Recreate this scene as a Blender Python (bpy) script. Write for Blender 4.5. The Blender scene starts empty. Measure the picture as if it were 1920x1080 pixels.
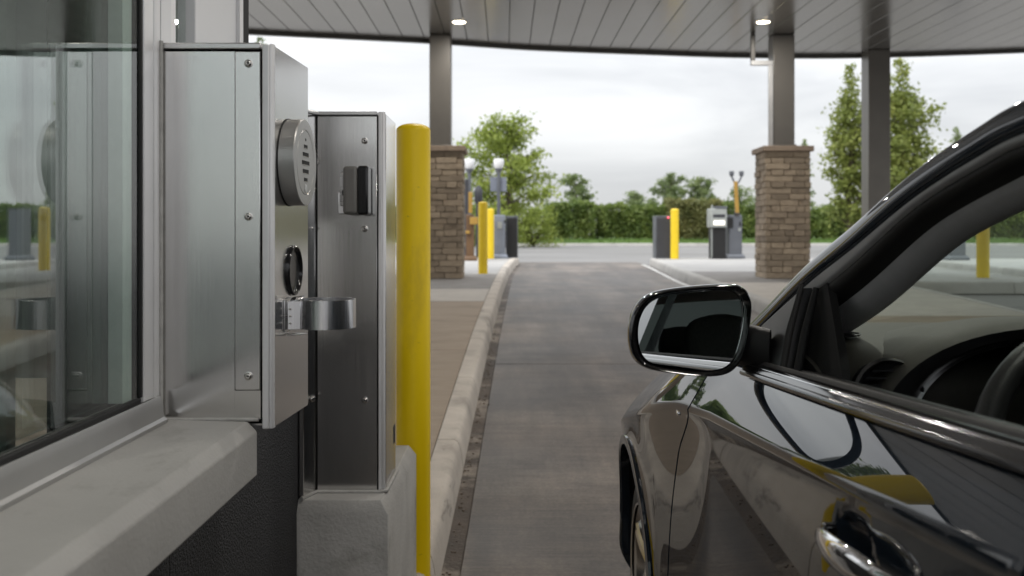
import bpy, bmesh, math, random
import numpy as np
from mathutils import Vector, Matrix
R = math.radians
random.seed(7); rng = np.random.default_rng(11)
scene = bpy.context.scene
COL = scene.collection

# ------------------------------------------------------------------ camera, sky, sun, exposure
CAMZ = 1.25
cam_d = bpy.data.cameras.new('camera'); cam = bpy.data.objects.new('camera', cam_d); COL.objects.link(cam)
cam.location = (0, 0, CAMZ); cam.rotation_euler = (R(90), 0, 0)
cam_d.lens = 35.0; cam_d.sensor_width = 36.0
cam_d.shift_y = -97/1920; cam_d.shift_x = -8/1920
cam_d.clip_start = 0.02; cam_d.clip_end = 2000
cam_d.dof.use_dof = True; cam_d.dof.focus_distance = 1.95; cam_d.dof.aperture_fstop = 6.0
scene.camera = cam
F = 1920*35/36.0

world = bpy.data.worlds.new('World'); scene.world = world; world.use_nodes = True
wn, wl = world.node_tree.nodes, world.node_tree.links
wn.clear()
wo = wn.new('ShaderNodeOutputWorld'); bg = wn.new('ShaderNodeBackground'); bg.inputs['Strength'].default_value = 0.1
sky = wn.new('ShaderNodeTexSky'); sky.sky_type = 'NISHITA'; sky.sun_disc = False
sky.sun_elevation = R(42); sky.sun_rotation = R(215); sky.air_density = 1.0; sky.dust_density = 2.0
tc = wn.new('ShaderNodeTexCoord'); mp = wn.new('ShaderNodeMapping'); mp.inputs['Scale'].default_value = (1.2, 1.2, 5.5)
nz = wn.new('ShaderNodeTexNoise'); nz.inputs['Scale'].default_value = 2.3; nz.inputs['Detail'].default_value = 7; nz.inputs['Roughness'].default_value = 0.52; nz.inputs['Distortion'].default_value = 0.5
rp = wn.new('ShaderNodeValToRGB')
rp.color_ramp.elements[0].position = 0.30; rp.color_ramp.elements[0].color = (6.3, 6.42, 6.62, 1)
rp.color_ramp.elements[1].position = 0.66; rp.color_ramp.elements[1].color = (9.2, 9.25, 9.3, 1)
mx = wn.new('ShaderNodeMix'); mx.data_type = 'RGBA'; mx.inputs['Factor'].default_value = 0.93
wl.new(tc.outputs['Generated'], mp.inputs['Vector']); wl.new(mp.outputs[0], nz.inputs['Vector']); wl.new(nz.outputs['Fac'], rp.inputs['Fac'])
sp = wn.new('ShaderNodeSeparateXYZ'); wl.new(tc.outputs['Generated'], sp.inputs[0])      # standard overcast sky: three times brighter at the zenith than at the horizon
cie = wn.new('ShaderNodeMapRange'); cie.inputs['From Min'].default_value = 0.0; cie.inputs['From Max'].default_value = 1.0; cie.inputs['To Min'].default_value = 0.55; cie.inputs['To Max'].default_value = 2.05
wl.new(sp.outputs['Z'], cie.inputs['Value'])
cm = wn.new('ShaderNodeVectorMath'); cm.operation = 'SCALE'; wl.new(rp.outputs['Color'], cm.inputs[0]); wl.new(cie.outputs[0], cm.inputs['Scale'])
wl.new(sky.outputs['Color'], mx.inputs['A']); wl.new(cm.outputs[0], mx.inputs['B']); wl.new(mx.outputs['Result'], bg.inputs['Color'])
wl.new(bg.outputs[0], wo.inputs['Surface'])
sun_d = bpy.data.lights.new('sun', 'SUN'); sun = bpy.data.objects.new('sun', sun_d); COL.objects.link(sun)
sun_d.energy = 1.0; sun_d.angle = R(22); sun_d.color = (1.0, 0.96, 0.9)
sun.rotation_euler = (R(48), 0, R(-35))
scene.view_settings.view_transform = 'Standard'; scene.view_settings.look = 'None'
scene.view_settings.exposure = 0.72; scene.view_settings.gamma = 1.0
scene.cycles.max_bounces = 8; scene.cycles.transparent_max_bounces = 16; scene.cycles.sample_clamp_indirect = 6.0
scene.cycles.use_denoising = True

# ------------------------------------------------------------------ helpers
ORG = {}
def org(o): return ORG.get(o.name, Vector((0, 0, 0))) if o else Vector((0, 0, 0))
class MB:
    def __init__(s): s.v = []; s.f = []
    def add(s, vs, fs):
        n = len(s.v); s.v += [tuple(p) for p in vs]; s.f += [tuple(i+n for i in f) for f in fs]; return s
    def box(s, x0, x1, y0, y1, z0, z1, M=None):
        vs = [(x, y, z) for z in (z0, z1) for y in (y0, y1) for x in (x0, x1)]
        if M: vs = [tuple(M @ Vector(p)) for p in vs]
        return s.add(vs, [(0,2,3,1),(4,5,7,6),(0,1,5,4),(2,6,7,3),(0,4,6,2),(1,3,7,5)])
    def prism(s, poly, z0, z1):
        n = len(poly); vs = [(x, y, z0) for x, y in poly] + [(x, y, z1) for x, y in poly]
        fs = [tuple(range(n))[::-1], tuple(range(n, 2*n))] + [(i, (i+1) % n, n+(i+1) % n, n+i) for i in range(n)]
        return s.add(vs, fs)
    def grid(s, rows, close_u=False, close_v=False):
        m, n = len(rows), len(rows[0]); vs = [p for r in rows for p in r]; fs = []
        for i in range(m if close_v else m-1):
            for j in range(n if close_u else n-1):
                fs.append((i*n+j, i*n+(j+1) % n, ((i+1) % m)*n+(j+1) % n, ((i+1) % m)*n+j))
        return s.add(vs, fs)
    def tube(s, pts, rad, n=8, cap=True):
        pts = [Vector(p) for p in pts]
        if not isinstance(rad, (list, tuple)): rad = [rad]*len(pts)
        rows = []; up = Vector((0, 0, 1)); prev = None
        for i, p in enumerate(pts):
            t = (pts[min(i+1, len(pts)-1)]-pts[max(i-1, 0)]).normalized()
            if prev is None:
                a = t.cross(up)
                if a.length < 1e-3: a = t.cross(Vector((1, 0, 0)))
            else: a = prev - t*prev.dot(t)
            a.normalize(); b = t.cross(a); prev = a
            rows.append([p + (a*math.cos(k*2*math.pi/n)+b*math.sin(k*2*math.pi/n))*rad[i] for k in range(n)])
        n0 = len(s.v); s.grid(rows, close_u=True)
        if cap:
            s.f.append(tuple(n0+k for k in range(n))); s.f.append(tuple(n0+(len(pts)-1)*n+k for k in range(n))[::-1])
        return s
    def lathe(s, prof, n=32, M=None, caps=True):
        rows = [[Vector((r*math.cos(k*2*math.pi/n), r*math.sin(k*2*math.pi/n), z)) for k in range(n)] for r, z in prof]
        if M: rows = [[M @ p for p in r] for r in rows]
        n0 = len(s.v); s.grid(rows, close_u=True)
        if caps:
            s.f.append(tuple(n0+k for k in range(n))[::-1]); s.f.append(tuple(n0+(len(prof)-1)*n+k for k in range(n)))
        return s
    def build(s, name, mat=None, parent=None, smooth=None, bevel=0, seg=2, solid=0, fix=True):
        o0 = org(parent)
        me = bpy.data.meshes.new(name)
        me.from_pydata([(x-o0.x, y-o0.y, z-o0.z) for x, y, z in s.v], [], s.f); me.validate()
        if fix:
            bm = bmesh.new(); bm.from_mesh(me); bmesh.ops.remove_doubles(bm, verts=bm.verts, dist=1e-6)
            bmesh.ops.recalc_face_normals(bm, faces=bm.faces); bm.to_mesh(me); bm.free()
        return link(name, me, mat, parent, o0, smooth, bevel, seg, solid)
def link(name, me, mat, parent, o0, smooth=None, bevel=0, seg=2, solid=0):
    if mat: me.materials.append(mat)
    o = bpy.data.objects.new(name, me); COL.objects.link(o)
    if smooth is not None:
        me.polygons.foreach_set('use_smooth', [True]*len(me.polygons)); me.set_sharp_from_angle(angle=R(smooth))
    if parent: o.parent = parent
    if solid:
        m = o.modifiers.new('s', 'SOLIDIFY'); m.thickness = abs(solid); m.offset = -1 if solid > 0 else 1
    if bevel:
        m = o.modifiers.new('b', 'BEVEL'); m.width = bevel; m.segments = seg; m.limit_method = 'ANGLE'; m.angle_limit = R(35); m.harden_normals = False
        me.polygons.foreach_set('use_smooth', [True]*len(me.polygons)); me.set_sharp_from_angle(angle=R(50))
    ORG[o.name] = Vector(o0)
    return o
def tag(o, label=None, cat=None, group=None, kind=None):
    if label: o['label'] = label
    if cat: o['category'] = cat
    if group: o['group'] = group
    if kind: o['kind'] = kind
    return o
def thing(name, label, cat, loc, group=None):
    o = bpy.data.objects.new(name, None); COL.objects.link(o); o.location = loc; o.empty_display_size = .1
    ORG[o.name] = Vector(loc); return tag(o, label, cat, group)
def copy_tree(o, parent=None):
    c = o.copy(); COL.objects.link(c); c.parent = parent
    ORG[c.name] = ORG.get(o.name, Vector((0, 0, 0)))
    for ch in list(o.children): copy_tree(ch, c)
    return c
def W(px, py, d): return Vector(((px-968)*d/F, d, CAMZ-(py-443)*d/F))
def pchip(xs, ys):
    xs = np.array(xs, float); ys = np.array(ys, float); h = np.diff(xs); dl = np.diff(ys)/h
    m = np.zeros(len(xs)); m[0], m[-1] = dl[0], dl[-1]
    for i in range(1, len(xs)-1): m[i] = 0 if dl[i-1]*dl[i] <= 0 else 2*dl[i-1]*dl[i]/(dl[i-1]+dl[i])
    def f(x):
        if x <= xs[0]: return float(ys[0]+m[0]*(x-xs[0]))
        if x >= xs[-1]: return float(ys[-1]+m[-1]*(x-xs[-1]))
        i = int(np.searchsorted(xs, x)-1); i = max(i, 0); t = (x-xs[i])/h[i]
        return float((2*t**3-3*t**2+1)*ys[i]+(t**3-2*t**2+t)*h[i]*m[i]+(-2*t**3+3*t**2)*ys[i+1]+(t**3-t**2)*h[i]*m[i+1])
    return f
zr = pchip([-60, -5, 2.7, 3.6, 5.68, 8.36, 13, 14.8, 20, 30, 55, 200, 600], [0, 0, 0.0, .04, .195, .377, .55, .58, .66, .69, .715, .72, .72])
KH = 0.13
def ss(a, b, x):
    t = min(max((x-a)/(b-a), 0), 1); return t*t*(3-2*t)

# ------------------------------------------------------------------ materials
def nt(m): return m.node_tree.nodes, m.node_tree.links
def pmat(name, col, col2=None, scale=6, rough=.6, rough2=None, metal=0, bump=0, bscale=60, stretch=(1, 1, 1), coat=0, rnd=0, dirt=None, dscale=2, dlo=.5, dhi=.65, spec=.5, aniso=0, detail=5, coat_rough=.03, local=False):
    m = bpy.data.materials.new(name); m.use_nodes = True; N, L = nt(m); b = N['Principled BSDF']
    b.inputs['Roughness'].default_value = rough; b.inputs['Metallic'].default_value = metal
    b.inputs['Specular IOR Level'].default_value = spec
    b.inputs['Coat Weight'].default_value = coat; b.inputs['Coat Roughness'].default_value = coat_rough
    b.inputs['Anisotropic'].default_value = aniso
    col2 = col2 or tuple(c*.8 for c in col)
    if local:
        g = N.new('ShaderNodeTexCoord'); src = g.outputs['Object']
    else:
        g = N.new('ShaderNodeNewGeometry'); src = g.outputs['Position']
    mp = N.new('ShaderNodeMapping'); mp.inputs['Scale'].default_value = stretch; L.new(src, mp.inputs['Vector'])
    n1 = N.new('ShaderNodeTexNoise'); n1.inputs['Scale'].default_value = scale; n1.inputs['Detail'].default_value = detail; n1.inputs['Roughness'].default_value = .6
    L.new(mp.outputs[0], n1.inputs['Vector'])
    r1 = N.new('ShaderNodeValToRGB'); r1.color_ramp.elements[0].position = .32; r1.color_ramp.elements[1].position = .68
    r1.color_ramp.elements[0].color = (*col2, 1); r1.color_ramp.elements[1].color = (*col, 1)
    L.new(n1.outputs['Fac'], r1.inputs['Fac']); out = r1.outputs['Color']
    if dirt:
        n2 = N.new('ShaderNodeTexNoise'); n2.inputs['Scale'].default_value = dscale; n2.inputs['Detail'].default_value = 6; n2.inputs['Roughness'].default_value = .65
        L.new(mp.outputs[0], n2.inputs['Vector'])
        r2 = N.new('ShaderNodeMapRange'); r2.inputs['From Min'].default_value = dlo; r2.inputs['From Max'].default_value = dhi; L.new(n2.outputs['Fac'], r2.inputs['Value'])
        mm = N.new('ShaderNodeMix'); mm.data_type = 'RGBA'; L.new(r2.outputs[0], mm.inputs['Factor']); L.new(out, mm.inputs['A']); mm.inputs['B'].default_value = (*dirt, 1); out = mm.outputs['Result']
    if rnd:
        oi = N.new('ShaderNodeObjectInfo'); mr = N.new('ShaderNodeMapRange'); mr.inputs['To Min'].default_value = 1-rnd; mr.inputs['To Max'].default_value = 1+rnd
        L.new(oi.outputs['Random'], mr.inputs['Value'])
        mm = N.new('ShaderNodeMix'); mm.data_type = 'RGBA'; mm.blend_type = 'MULTIPLY'; mm.inputs['Factor'].default_value = 1
        L.new(out, mm.inputs['A']); L.new(mr.outputs[0], mm.inputs['B']); out = mm.outputs['Result']
    L.new(out, b.inputs['Base Color'])
    if rough2 is not None:
        mr = N.new('ShaderNodeMapRange'); mr.inputs['To Min'].default_value = rough; mr.inputs['To Max'].default_value = rough2
        L.new(n1.outputs['Fac'], mr.inputs['Value']); L.new(mr.outputs[0], b.inputs['Roughness'])
    if bump:
        n3 = N.new('ShaderNodeTexNoise'); n3.inputs['Scale'].default_value = bscale; n3.inputs['Detail'].default_value = 4
        L.new(mp.outputs[0], n3.inputs['Vector']); bp = N.new('ShaderNodeBump'); bp.inputs['Strength'].default_value = bump; bp.inputs['Distance'].default_value = .01
        L.new(n3.outputs['Fac'], bp.inputs['Height']); L.new(bp.outputs[0], b.inputs['Normal'])
    return m
def emat(name, col, strength):
    m = bpy.data.materials.new(name); m.use_nodes = True; b = m.node_tree.nodes['Principled BSDF']
    b.inputs['Base Color'].default_value = (*col, 1); b.inputs['Emission Color'].default_value = (*col, 1); b.inputs['Emission Strength'].default_value = strength
    return m
def glassmat(name, tint, ior=1.5, rough=0.0):
    m = bpy.data.materials.new(name); m.use_nodes = True; N, L = nt(m); N.remove(N['Principled BSDF'])
    t = N.new('ShaderNodeBsdfTransparent'); t.inputs['Color'].default_value = (*tint, 1)
    g = N.new('ShaderNodeBsdfGlossy'); g.inputs['Roughness'].default_value = rough; g.inputs['Color'].default_value = (.98, .99, .985, 1)
    ge = N.new('ShaderNodeNewGeometry'); dt = N.new('ShaderNodeVectorMath'); dt.operation = 'DOT_PRODUCT'
    L.new(ge.outputs['Normal'], dt.inputs[0]); L.new(ge.outputs['Incoming'], dt.inputs[1])
    def mth(op, a, b=None):
        n = N.new('ShaderNodeMath'); n.operation = op
        for i, q in enumerate((a, b)):
            if q is None: continue
            if isinstance(q, (int, float)): n.inputs[i].default_value = q
            else: L.new(q, n.inputs[i])
        return n.outputs[0]
    f0 = ((ior-1)/(ior+1))**2
    k = mth('POWER', mth('SUBTRACT', 1.0, mth('ABSOLUTE', dt.outputs['Value'])), 5.0)
    f = N.new('ShaderNodeMapRange'); L.new(k, f.inputs['Value']); f.inputs['To Min'].default_value = f0; f.inputs['To Max'].default_value = 1.0
    x = N.new('ShaderNodeMixShader'); L.new(f.outputs[0], x.inputs[0]); L.new(t.outputs[0], x.inputs[1]); L.new(g.outputs[0], x.inputs[2])
    L.new(x.outputs[0], N['Material Output'].inputs['Surface']); return m
def leafmat(name, c1, c2, c3):
    m = bpy.data.materials.new(name); m.use_nodes = True; N, L = nt(m); N.remove(N['Principled BSDF'])
    g = N.new('ShaderNodeNewGeometry'); r = N.new('ShaderNodeValToRGB'); r.color_ramp.elements[0].color = (*c1, 1); r.color_ramp.elements[1].color = (*c3, 1)
    e = r.color_ramp.elements.new(.5); e.color = (*c2, 1)
    n = N.new('ShaderNodeTexNoise'); n.inputs['Scale'].default_value = .9; n.inputs['Detail'].default_value = 3; L.new(g.outputs['Position'], n.inputs['Vector'])
    ma = N.new('ShaderNodeMath'); ma.operation = 'ADD'; ms = N.new('ShaderNodeMath'); ms.operation = 'MULTIPLY'; ms.inputs[1].default_value = .5
    L.new(g.outputs['Random Per Island'], ms.inputs[0]); L.new(ms.outputs[0], ma.inputs[0])
    mr = N.new('ShaderNodeMapRange'); mr.inputs['From Min'].default_value = .3; mr.inputs['From Max'].default_value = .7; mr.inputs['To Max'].default_value = .5
    L.new(n.outputs['Fac'], mr.inputs['Value']); L.new(mr.outputs[0], ma.inputs[1]); L.new(ma.outputs[0], r.inputs['Fac'])
    d = N.new('ShaderNodeBsdfPrincipled'); d.inputs['Roughness'].default_value = .55; L.new(r.outputs[0], d.inputs['Base Color'])
    t = N.new('ShaderNodeBsdfTranslucent'); L.new(r.outputs[0], t.inputs['Color'])
    x = N.new('ShaderNodeMixShader'); x.inputs[0].default_value = .38; L.new(d.outputs[0], x.inputs[1]); L.new(t.outputs[0], x.inputs[2])
    L.new(x.outputs[0], N['Material Output'].inputs['Surface']); return m

def steelmat(name, col, rough, sx=(1, 1, 1), var=.12, aniso=.5):
    m = pmat(name, col, tuple(c*.93 for c in col), scale=3, rough=rough, metal=1, aniso=aniso)
    N, L = nt(m); b = N['Principled BSDF']
    g = N.new('ShaderNodeNewGeometry'); mp = N.new('ShaderNodeMapping'); mp.inputs['Scale'].default_value = sx; L.new(g.outputs['Position'], mp.inputs['Vector'])
    n = N.new('ShaderNodeTexNoise'); n.inputs['Scale'].default_value = 1; n.inputs['Detail'].default_value = 4; L.new(mp.outputs[0], n.inputs['Vector'])
    mr = N.new('ShaderNodeMapRange'); mr.inputs['To Min'].default_value = rough-var; mr.inputs['To Max'].default_value = rough+var
    L.new(n.outputs['Fac'], mr.inputs['Value']); L.new(mr.outputs[0], b.inputs['Roughness'])
    bp = N.new('ShaderNodeBump'); bp.inputs['Strength'].default_value = .03; bp.inputs['Distance'].default_value = .002
    L.new(n.outputs['Fac'], bp.inputs['Height']); L.new(bp.outputs[0], b.inputs['Normal'])
    return m
M = {}
M['asphalt'] = pmat('asphalt', (.21, .208, .205), (.17, .168, .165), scale=.35, rough=.8, bump=.3, bscale=40, dirt=(.13, .128, .125), dscale=.18, dlo=.45, dhi=.7)
M['slab'] = pmat('lane_concrete', (.122, .097, .077), (.070, .056, .046), scale=1.1, rough=.42, rough2=.62, bump=.35, bscale=1.0, stretch=(1, 1, 1), dirt=(.050, .041, .035), dscale=.8, dlo=.47, dhi=.62, rnd=.06)
M['gutter'] = pmat('gutter_dirt', (.085, .062, .046), (.035, .027, .021), scale=3, rough=.7, bump=.5, bscale=60, dirt=(.21, .18, .15), dscale=2, dlo=.5, dhi=.6)
M['kerb'] = pmat('kerb_concrete', (.52, .475, .42), (.42, .38, .335), scale=5, rough=.8, bump=.25, bscale=120, dirt=(.24, .215, .19), dscale=2.2, dlo=.52, dhi=.75, rnd=.06)
M['kerb_light'] = pmat('kerb_pale_concrete', (.46, .45, .43), (.36, .35, .335), scale=3, rough=.8, bump=.25, bscale=90, dirt=(.22, .215, .21), dscale=1.5, dlo=.55, dhi=.75, rnd=.08)
M['walk_brown'] = pmat('brown_paving', (.33, .27, .208), (.27, .218, .166), scale=9, rough=.8, bump=.25, bscale=70, stretch=(.5, 2.2, 1), rnd=.05, dirt=(.2, .162, .125), dscale=1.8, dlo=.52, dhi=.7)
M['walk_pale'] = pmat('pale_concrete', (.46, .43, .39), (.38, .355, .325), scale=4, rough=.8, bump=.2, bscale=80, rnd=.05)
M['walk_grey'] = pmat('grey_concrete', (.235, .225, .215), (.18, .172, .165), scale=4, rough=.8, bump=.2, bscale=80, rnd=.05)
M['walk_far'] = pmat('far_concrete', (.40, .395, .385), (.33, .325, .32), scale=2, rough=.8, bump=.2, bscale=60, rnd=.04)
M['paint_white'] = pmat('white_line_paint', (.62, .62, .60), (.36, .36, .35), scale=7, rough=.7, bump=.1)
M['grass'] = pmat('grass_ground', (.10, .17, .035), (.06, .11, .02), scale=2, rough=.9, bump=.6, bscale=50)
M['blade'] = leafmat('grass_blades', (.06, .12, .02), (.11, .2, .035), (.17, .26, .06))
M['soffit'] = pmat('soffit_metal', (.32, .307, .288), (.30, .287, .27), scale=2, rough=.16, rough2=.26, metal=.75, rnd=.05)
M['fascia'] = pmat('fascia_metal', (.10, .095, .088), rough=.4, metal=.5)
M['colpaint'] = pmat('column_paint', (.155, .145, .13), (.135, .127, .115), scale=3, rough=.35, metal=.2, bump=.02)
M['pipe'] = pmat('downspout_paint', (.50, .50, .50), (.42, .42, .42), scale=4, rough=.4, metal=.2)
M['stone'] = pmat('pier_stone', (.375, .305, .225), (.265, .212, .155), scale=11, rough=.85, bump=.6, bscale=45, rnd=.28, stretch=(1, 1, 2.2))
M['mortar'] = pmat('mortar', (.23, .185, .14), rough=.9, bump=.4, bscale=90)
M['cap'] = pmat('cap_stone', (.33, .26, .195), (.26, .20, .155), scale=8, rough=.8, bump=.4, bscale=60)
M['steel'] = steelmat('brushed_steel', (.70, .695, .69), .18, (260, 260, 6), .05)
M['steel_h'] = steelmat('satin_steel', (.55, .545, .54), .30, (8, 8, 300))
M['alu'] = pmat('aluminium_trim', (.80, .80, .81), (.74, .74, .75), scale=9, rough=.38, metal=.25)
M['satin'] = pmat('satin_grey_metal', (.40, .395, .385), (.36, .355, .345), scale=6, rough=.4, metal=.6)
M['chrome'] = pmat('polished_metal', (.82, .82, .83), (.78, .78, .79), rough=.07, metal=1)
M['screw'] = pmat('screw_steel', (.62, .6, .57), (.5, .48, .46), scale=80, rough=.18, metal=1)
M['ring'] = steelmat('ring_steel', (.78, .78, .79), .2, (300, 300, 8), .1, 0)
M['sealant'] = pmat('sealant', (.42, .415, .40), (.33, .325, .31), scale=40, rough=.55, bump=.2)
M['blackgap'] = pmat('black_gap', (.012, .012, .012), rough=.8)
M['blackgloss'] = pmat('black_gloss_plastic', (.012, .012, .013), rough=.16, spec=.35)
M['blackplastic'] = pmat('black_plastic', (.022, .022, .024), (.018, .018, .02), rough=.42, bump=.06, bscale=900)
M['greyplastic'] = pmat('grey_painted_plastic', (.16, .155, .145), (.145, .14, .13), scale=30, rough=.42, bump=.03, bscale=500)
M['sill'] = pmat('sill_concrete', (.46, .455, .44), (.385, .38, .367), scale=5, rough=.5, rough2=.68, bump=.12, bscale=160, dirt=(.25, .235, .21), dscale=3.2, dlo=.55, dhi=.8)
M['plinth'] = pmat('plinth_concrete', (.50, .493, .475), (.40, .393, .38), scale=7, rough=.72, bump=.22, bscale=110, dirt=(.22, .21, .19), dscale=5, dlo=.56, dhi=.75)
M['darkwall'] = pmat('dark_stucco', (.040, .041, .046), (.008, .0085, .010), scale=170, rough=.62, bump=.8, bscale=230)
M['yellow'] = pmat('yellow_bollard', (.92, .66, .006), (.86, .60, .005), scale=5, rough=.38, spec=.3, bump=.03, bscale=60, stretch=(1, 1, .3), dirt=(.6, .42, .03), dscale=5, dlo=.62, dhi=.85)
M['yellow_far'] = pmat('yellow_far_bollard', (.82, .60, .018), (.74, .52, .014), scale=5, rough=.45)
M['glass'] = glassmat('window_glass', (.94, .976, .956), 2.15)
M['spacer'] = pmat('glass_edge', (.60, .68, .65), (.5, .58, .55), scale=30, rough=.35)
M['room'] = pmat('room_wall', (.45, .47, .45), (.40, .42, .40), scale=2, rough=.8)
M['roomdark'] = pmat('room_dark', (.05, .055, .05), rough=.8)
M['roompanel'] = pmat('room_panel', (.55, .58, .56), (.46, .49, .47), scale=2, rough=.6)
M['whitepanel'] = pmat('white_metal_panel', (.72, .73, .75), (.68, .69, .71), scale=3, rough=.35, metal=.1)
M['paint'] = pmat('car_paint', (.024, .033, .047), (.0215, .030, .043), scale=2000, rough=.5, metal=0, spec=.0, coat=1, coat_rough=.012)
M['carblack'] = pmat('car_black_trim', (.012, .012, .0125), (.01, .01, .0105), rough=.42, bump=.04, bscale=600)
M['cargloss'] = pmat('car_gloss_black', (.008, .008, .009), rough=.10)
M['rubber'] = pmat('rubber', (.014, .014, .014), rough=.7)
M['tyre'] = pmat('tyre_rubber', (.022, .021, .02), (.016, .015, .015), scale=20, rough=.65, bump=.2, bscale=70)
M['rim'] = pmat('alloy_rim', (.62, .60, .57), (.56, .54, .51), rough=.22, metal=1)
M['mirror'] = pmat('mirror_silver', (.80, .82, .82), (.80, .82, .82), rough=.0, metal=1)
M['dash'] = pmat('dash_plastic', (.072, .068, .058), (.06, .057, .049), scale=60, rough=.55, bump=.12, bscale=900)
M['trimgrey'] = pmat('pillar_trim', (.46, .46, .475), (.42, .42, .43), scale=30, rough=.6, bump=.05, bscale=700)
M['seat'] = pmat('seat_fabric', (.085, .088, .085), (.06, .062, .06), scale=90, rough=.85, bump=.3, bscale=500)
M['windscreen'] = glassmat('windscreen_glass', (.74, .82, .77), 1.5)
M['carglass'] = glassmat('car_side_glass', (.035, .042, .04), 1.5)
M['cabdark'] = pmat('cabinet_dark', (.045, .047, .055), (.038, .04, .047), scale=6, rough=.45)
M['cabblack'] = pmat('cabinet_black', (.014, .014, .015), rough=.45)
M['cabgrey'] = pmat('cabinet_grey', (.135, .145, .165), (.115, .124, .142), scale=6, rough=.42, metal=.2)
M['cabblue'] = pmat('cabinet_blue_grey', (.22, .245, .30), (.19, .21, .26), scale=6, rough=.42, metal=.1)
M['cabpale'] = pmat('cabinet_pale', (.36, .38, .37), (.30, .32, .31), scale=9, rough=.35)
M['brownpost'] = pmat('brown_painted_metal', (.15, .082, .036), (.11, .06, .028), scale=6, rough=.5)
M['orange'] = pmat('orange_arm', (.40, .24, .05), (.34, .20, .04), scale=6, rough=.45)
M['lampwhite'] = pmat('lamp_globe', (.80, .81, .83), (.76, .77, .79), rough=.3)
M['bark'] = pmat('bark', (.10, .078, .058), (.055, .043, .032), scale=12, rough=.9, bump=.7, bscale=25, stretch=(1, 1, .25))
M['screen'] = emat('lit_screen', (1, .93, .8), .9)
M['redlamp'] = emat('red_lamp', (1, .12, .16), 1.8)
M['downlight'] = emat('lit_downlight', (1, .86, .62), 16)
M['gauge'] = emat('gauge_marks', (.35, .42, 1.0), .35)
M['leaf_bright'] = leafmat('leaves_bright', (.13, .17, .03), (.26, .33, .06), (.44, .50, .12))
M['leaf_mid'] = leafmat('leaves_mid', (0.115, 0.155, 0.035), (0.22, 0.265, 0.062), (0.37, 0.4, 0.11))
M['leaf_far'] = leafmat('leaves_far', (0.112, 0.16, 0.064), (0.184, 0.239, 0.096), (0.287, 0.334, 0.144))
M['leaf_hedge'] = leafmat('leaves_hedge', (0.048, 0.087, 0.021), (0.132, 0.192, 0.044), (0.312, 0.372, 0.096))
M['leaf_hedgebrown'] = leafmat('leaves_hedge_brown', (0.072, 0.092, 0.028), (0.173, 0.182, 0.061), (0.304, 0.284, 0.112))
M['hedgecore'] = pmat('hedge_inside', (.018, .03, .009), (.01, .018, .006), scale=5, rough=.9)

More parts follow.
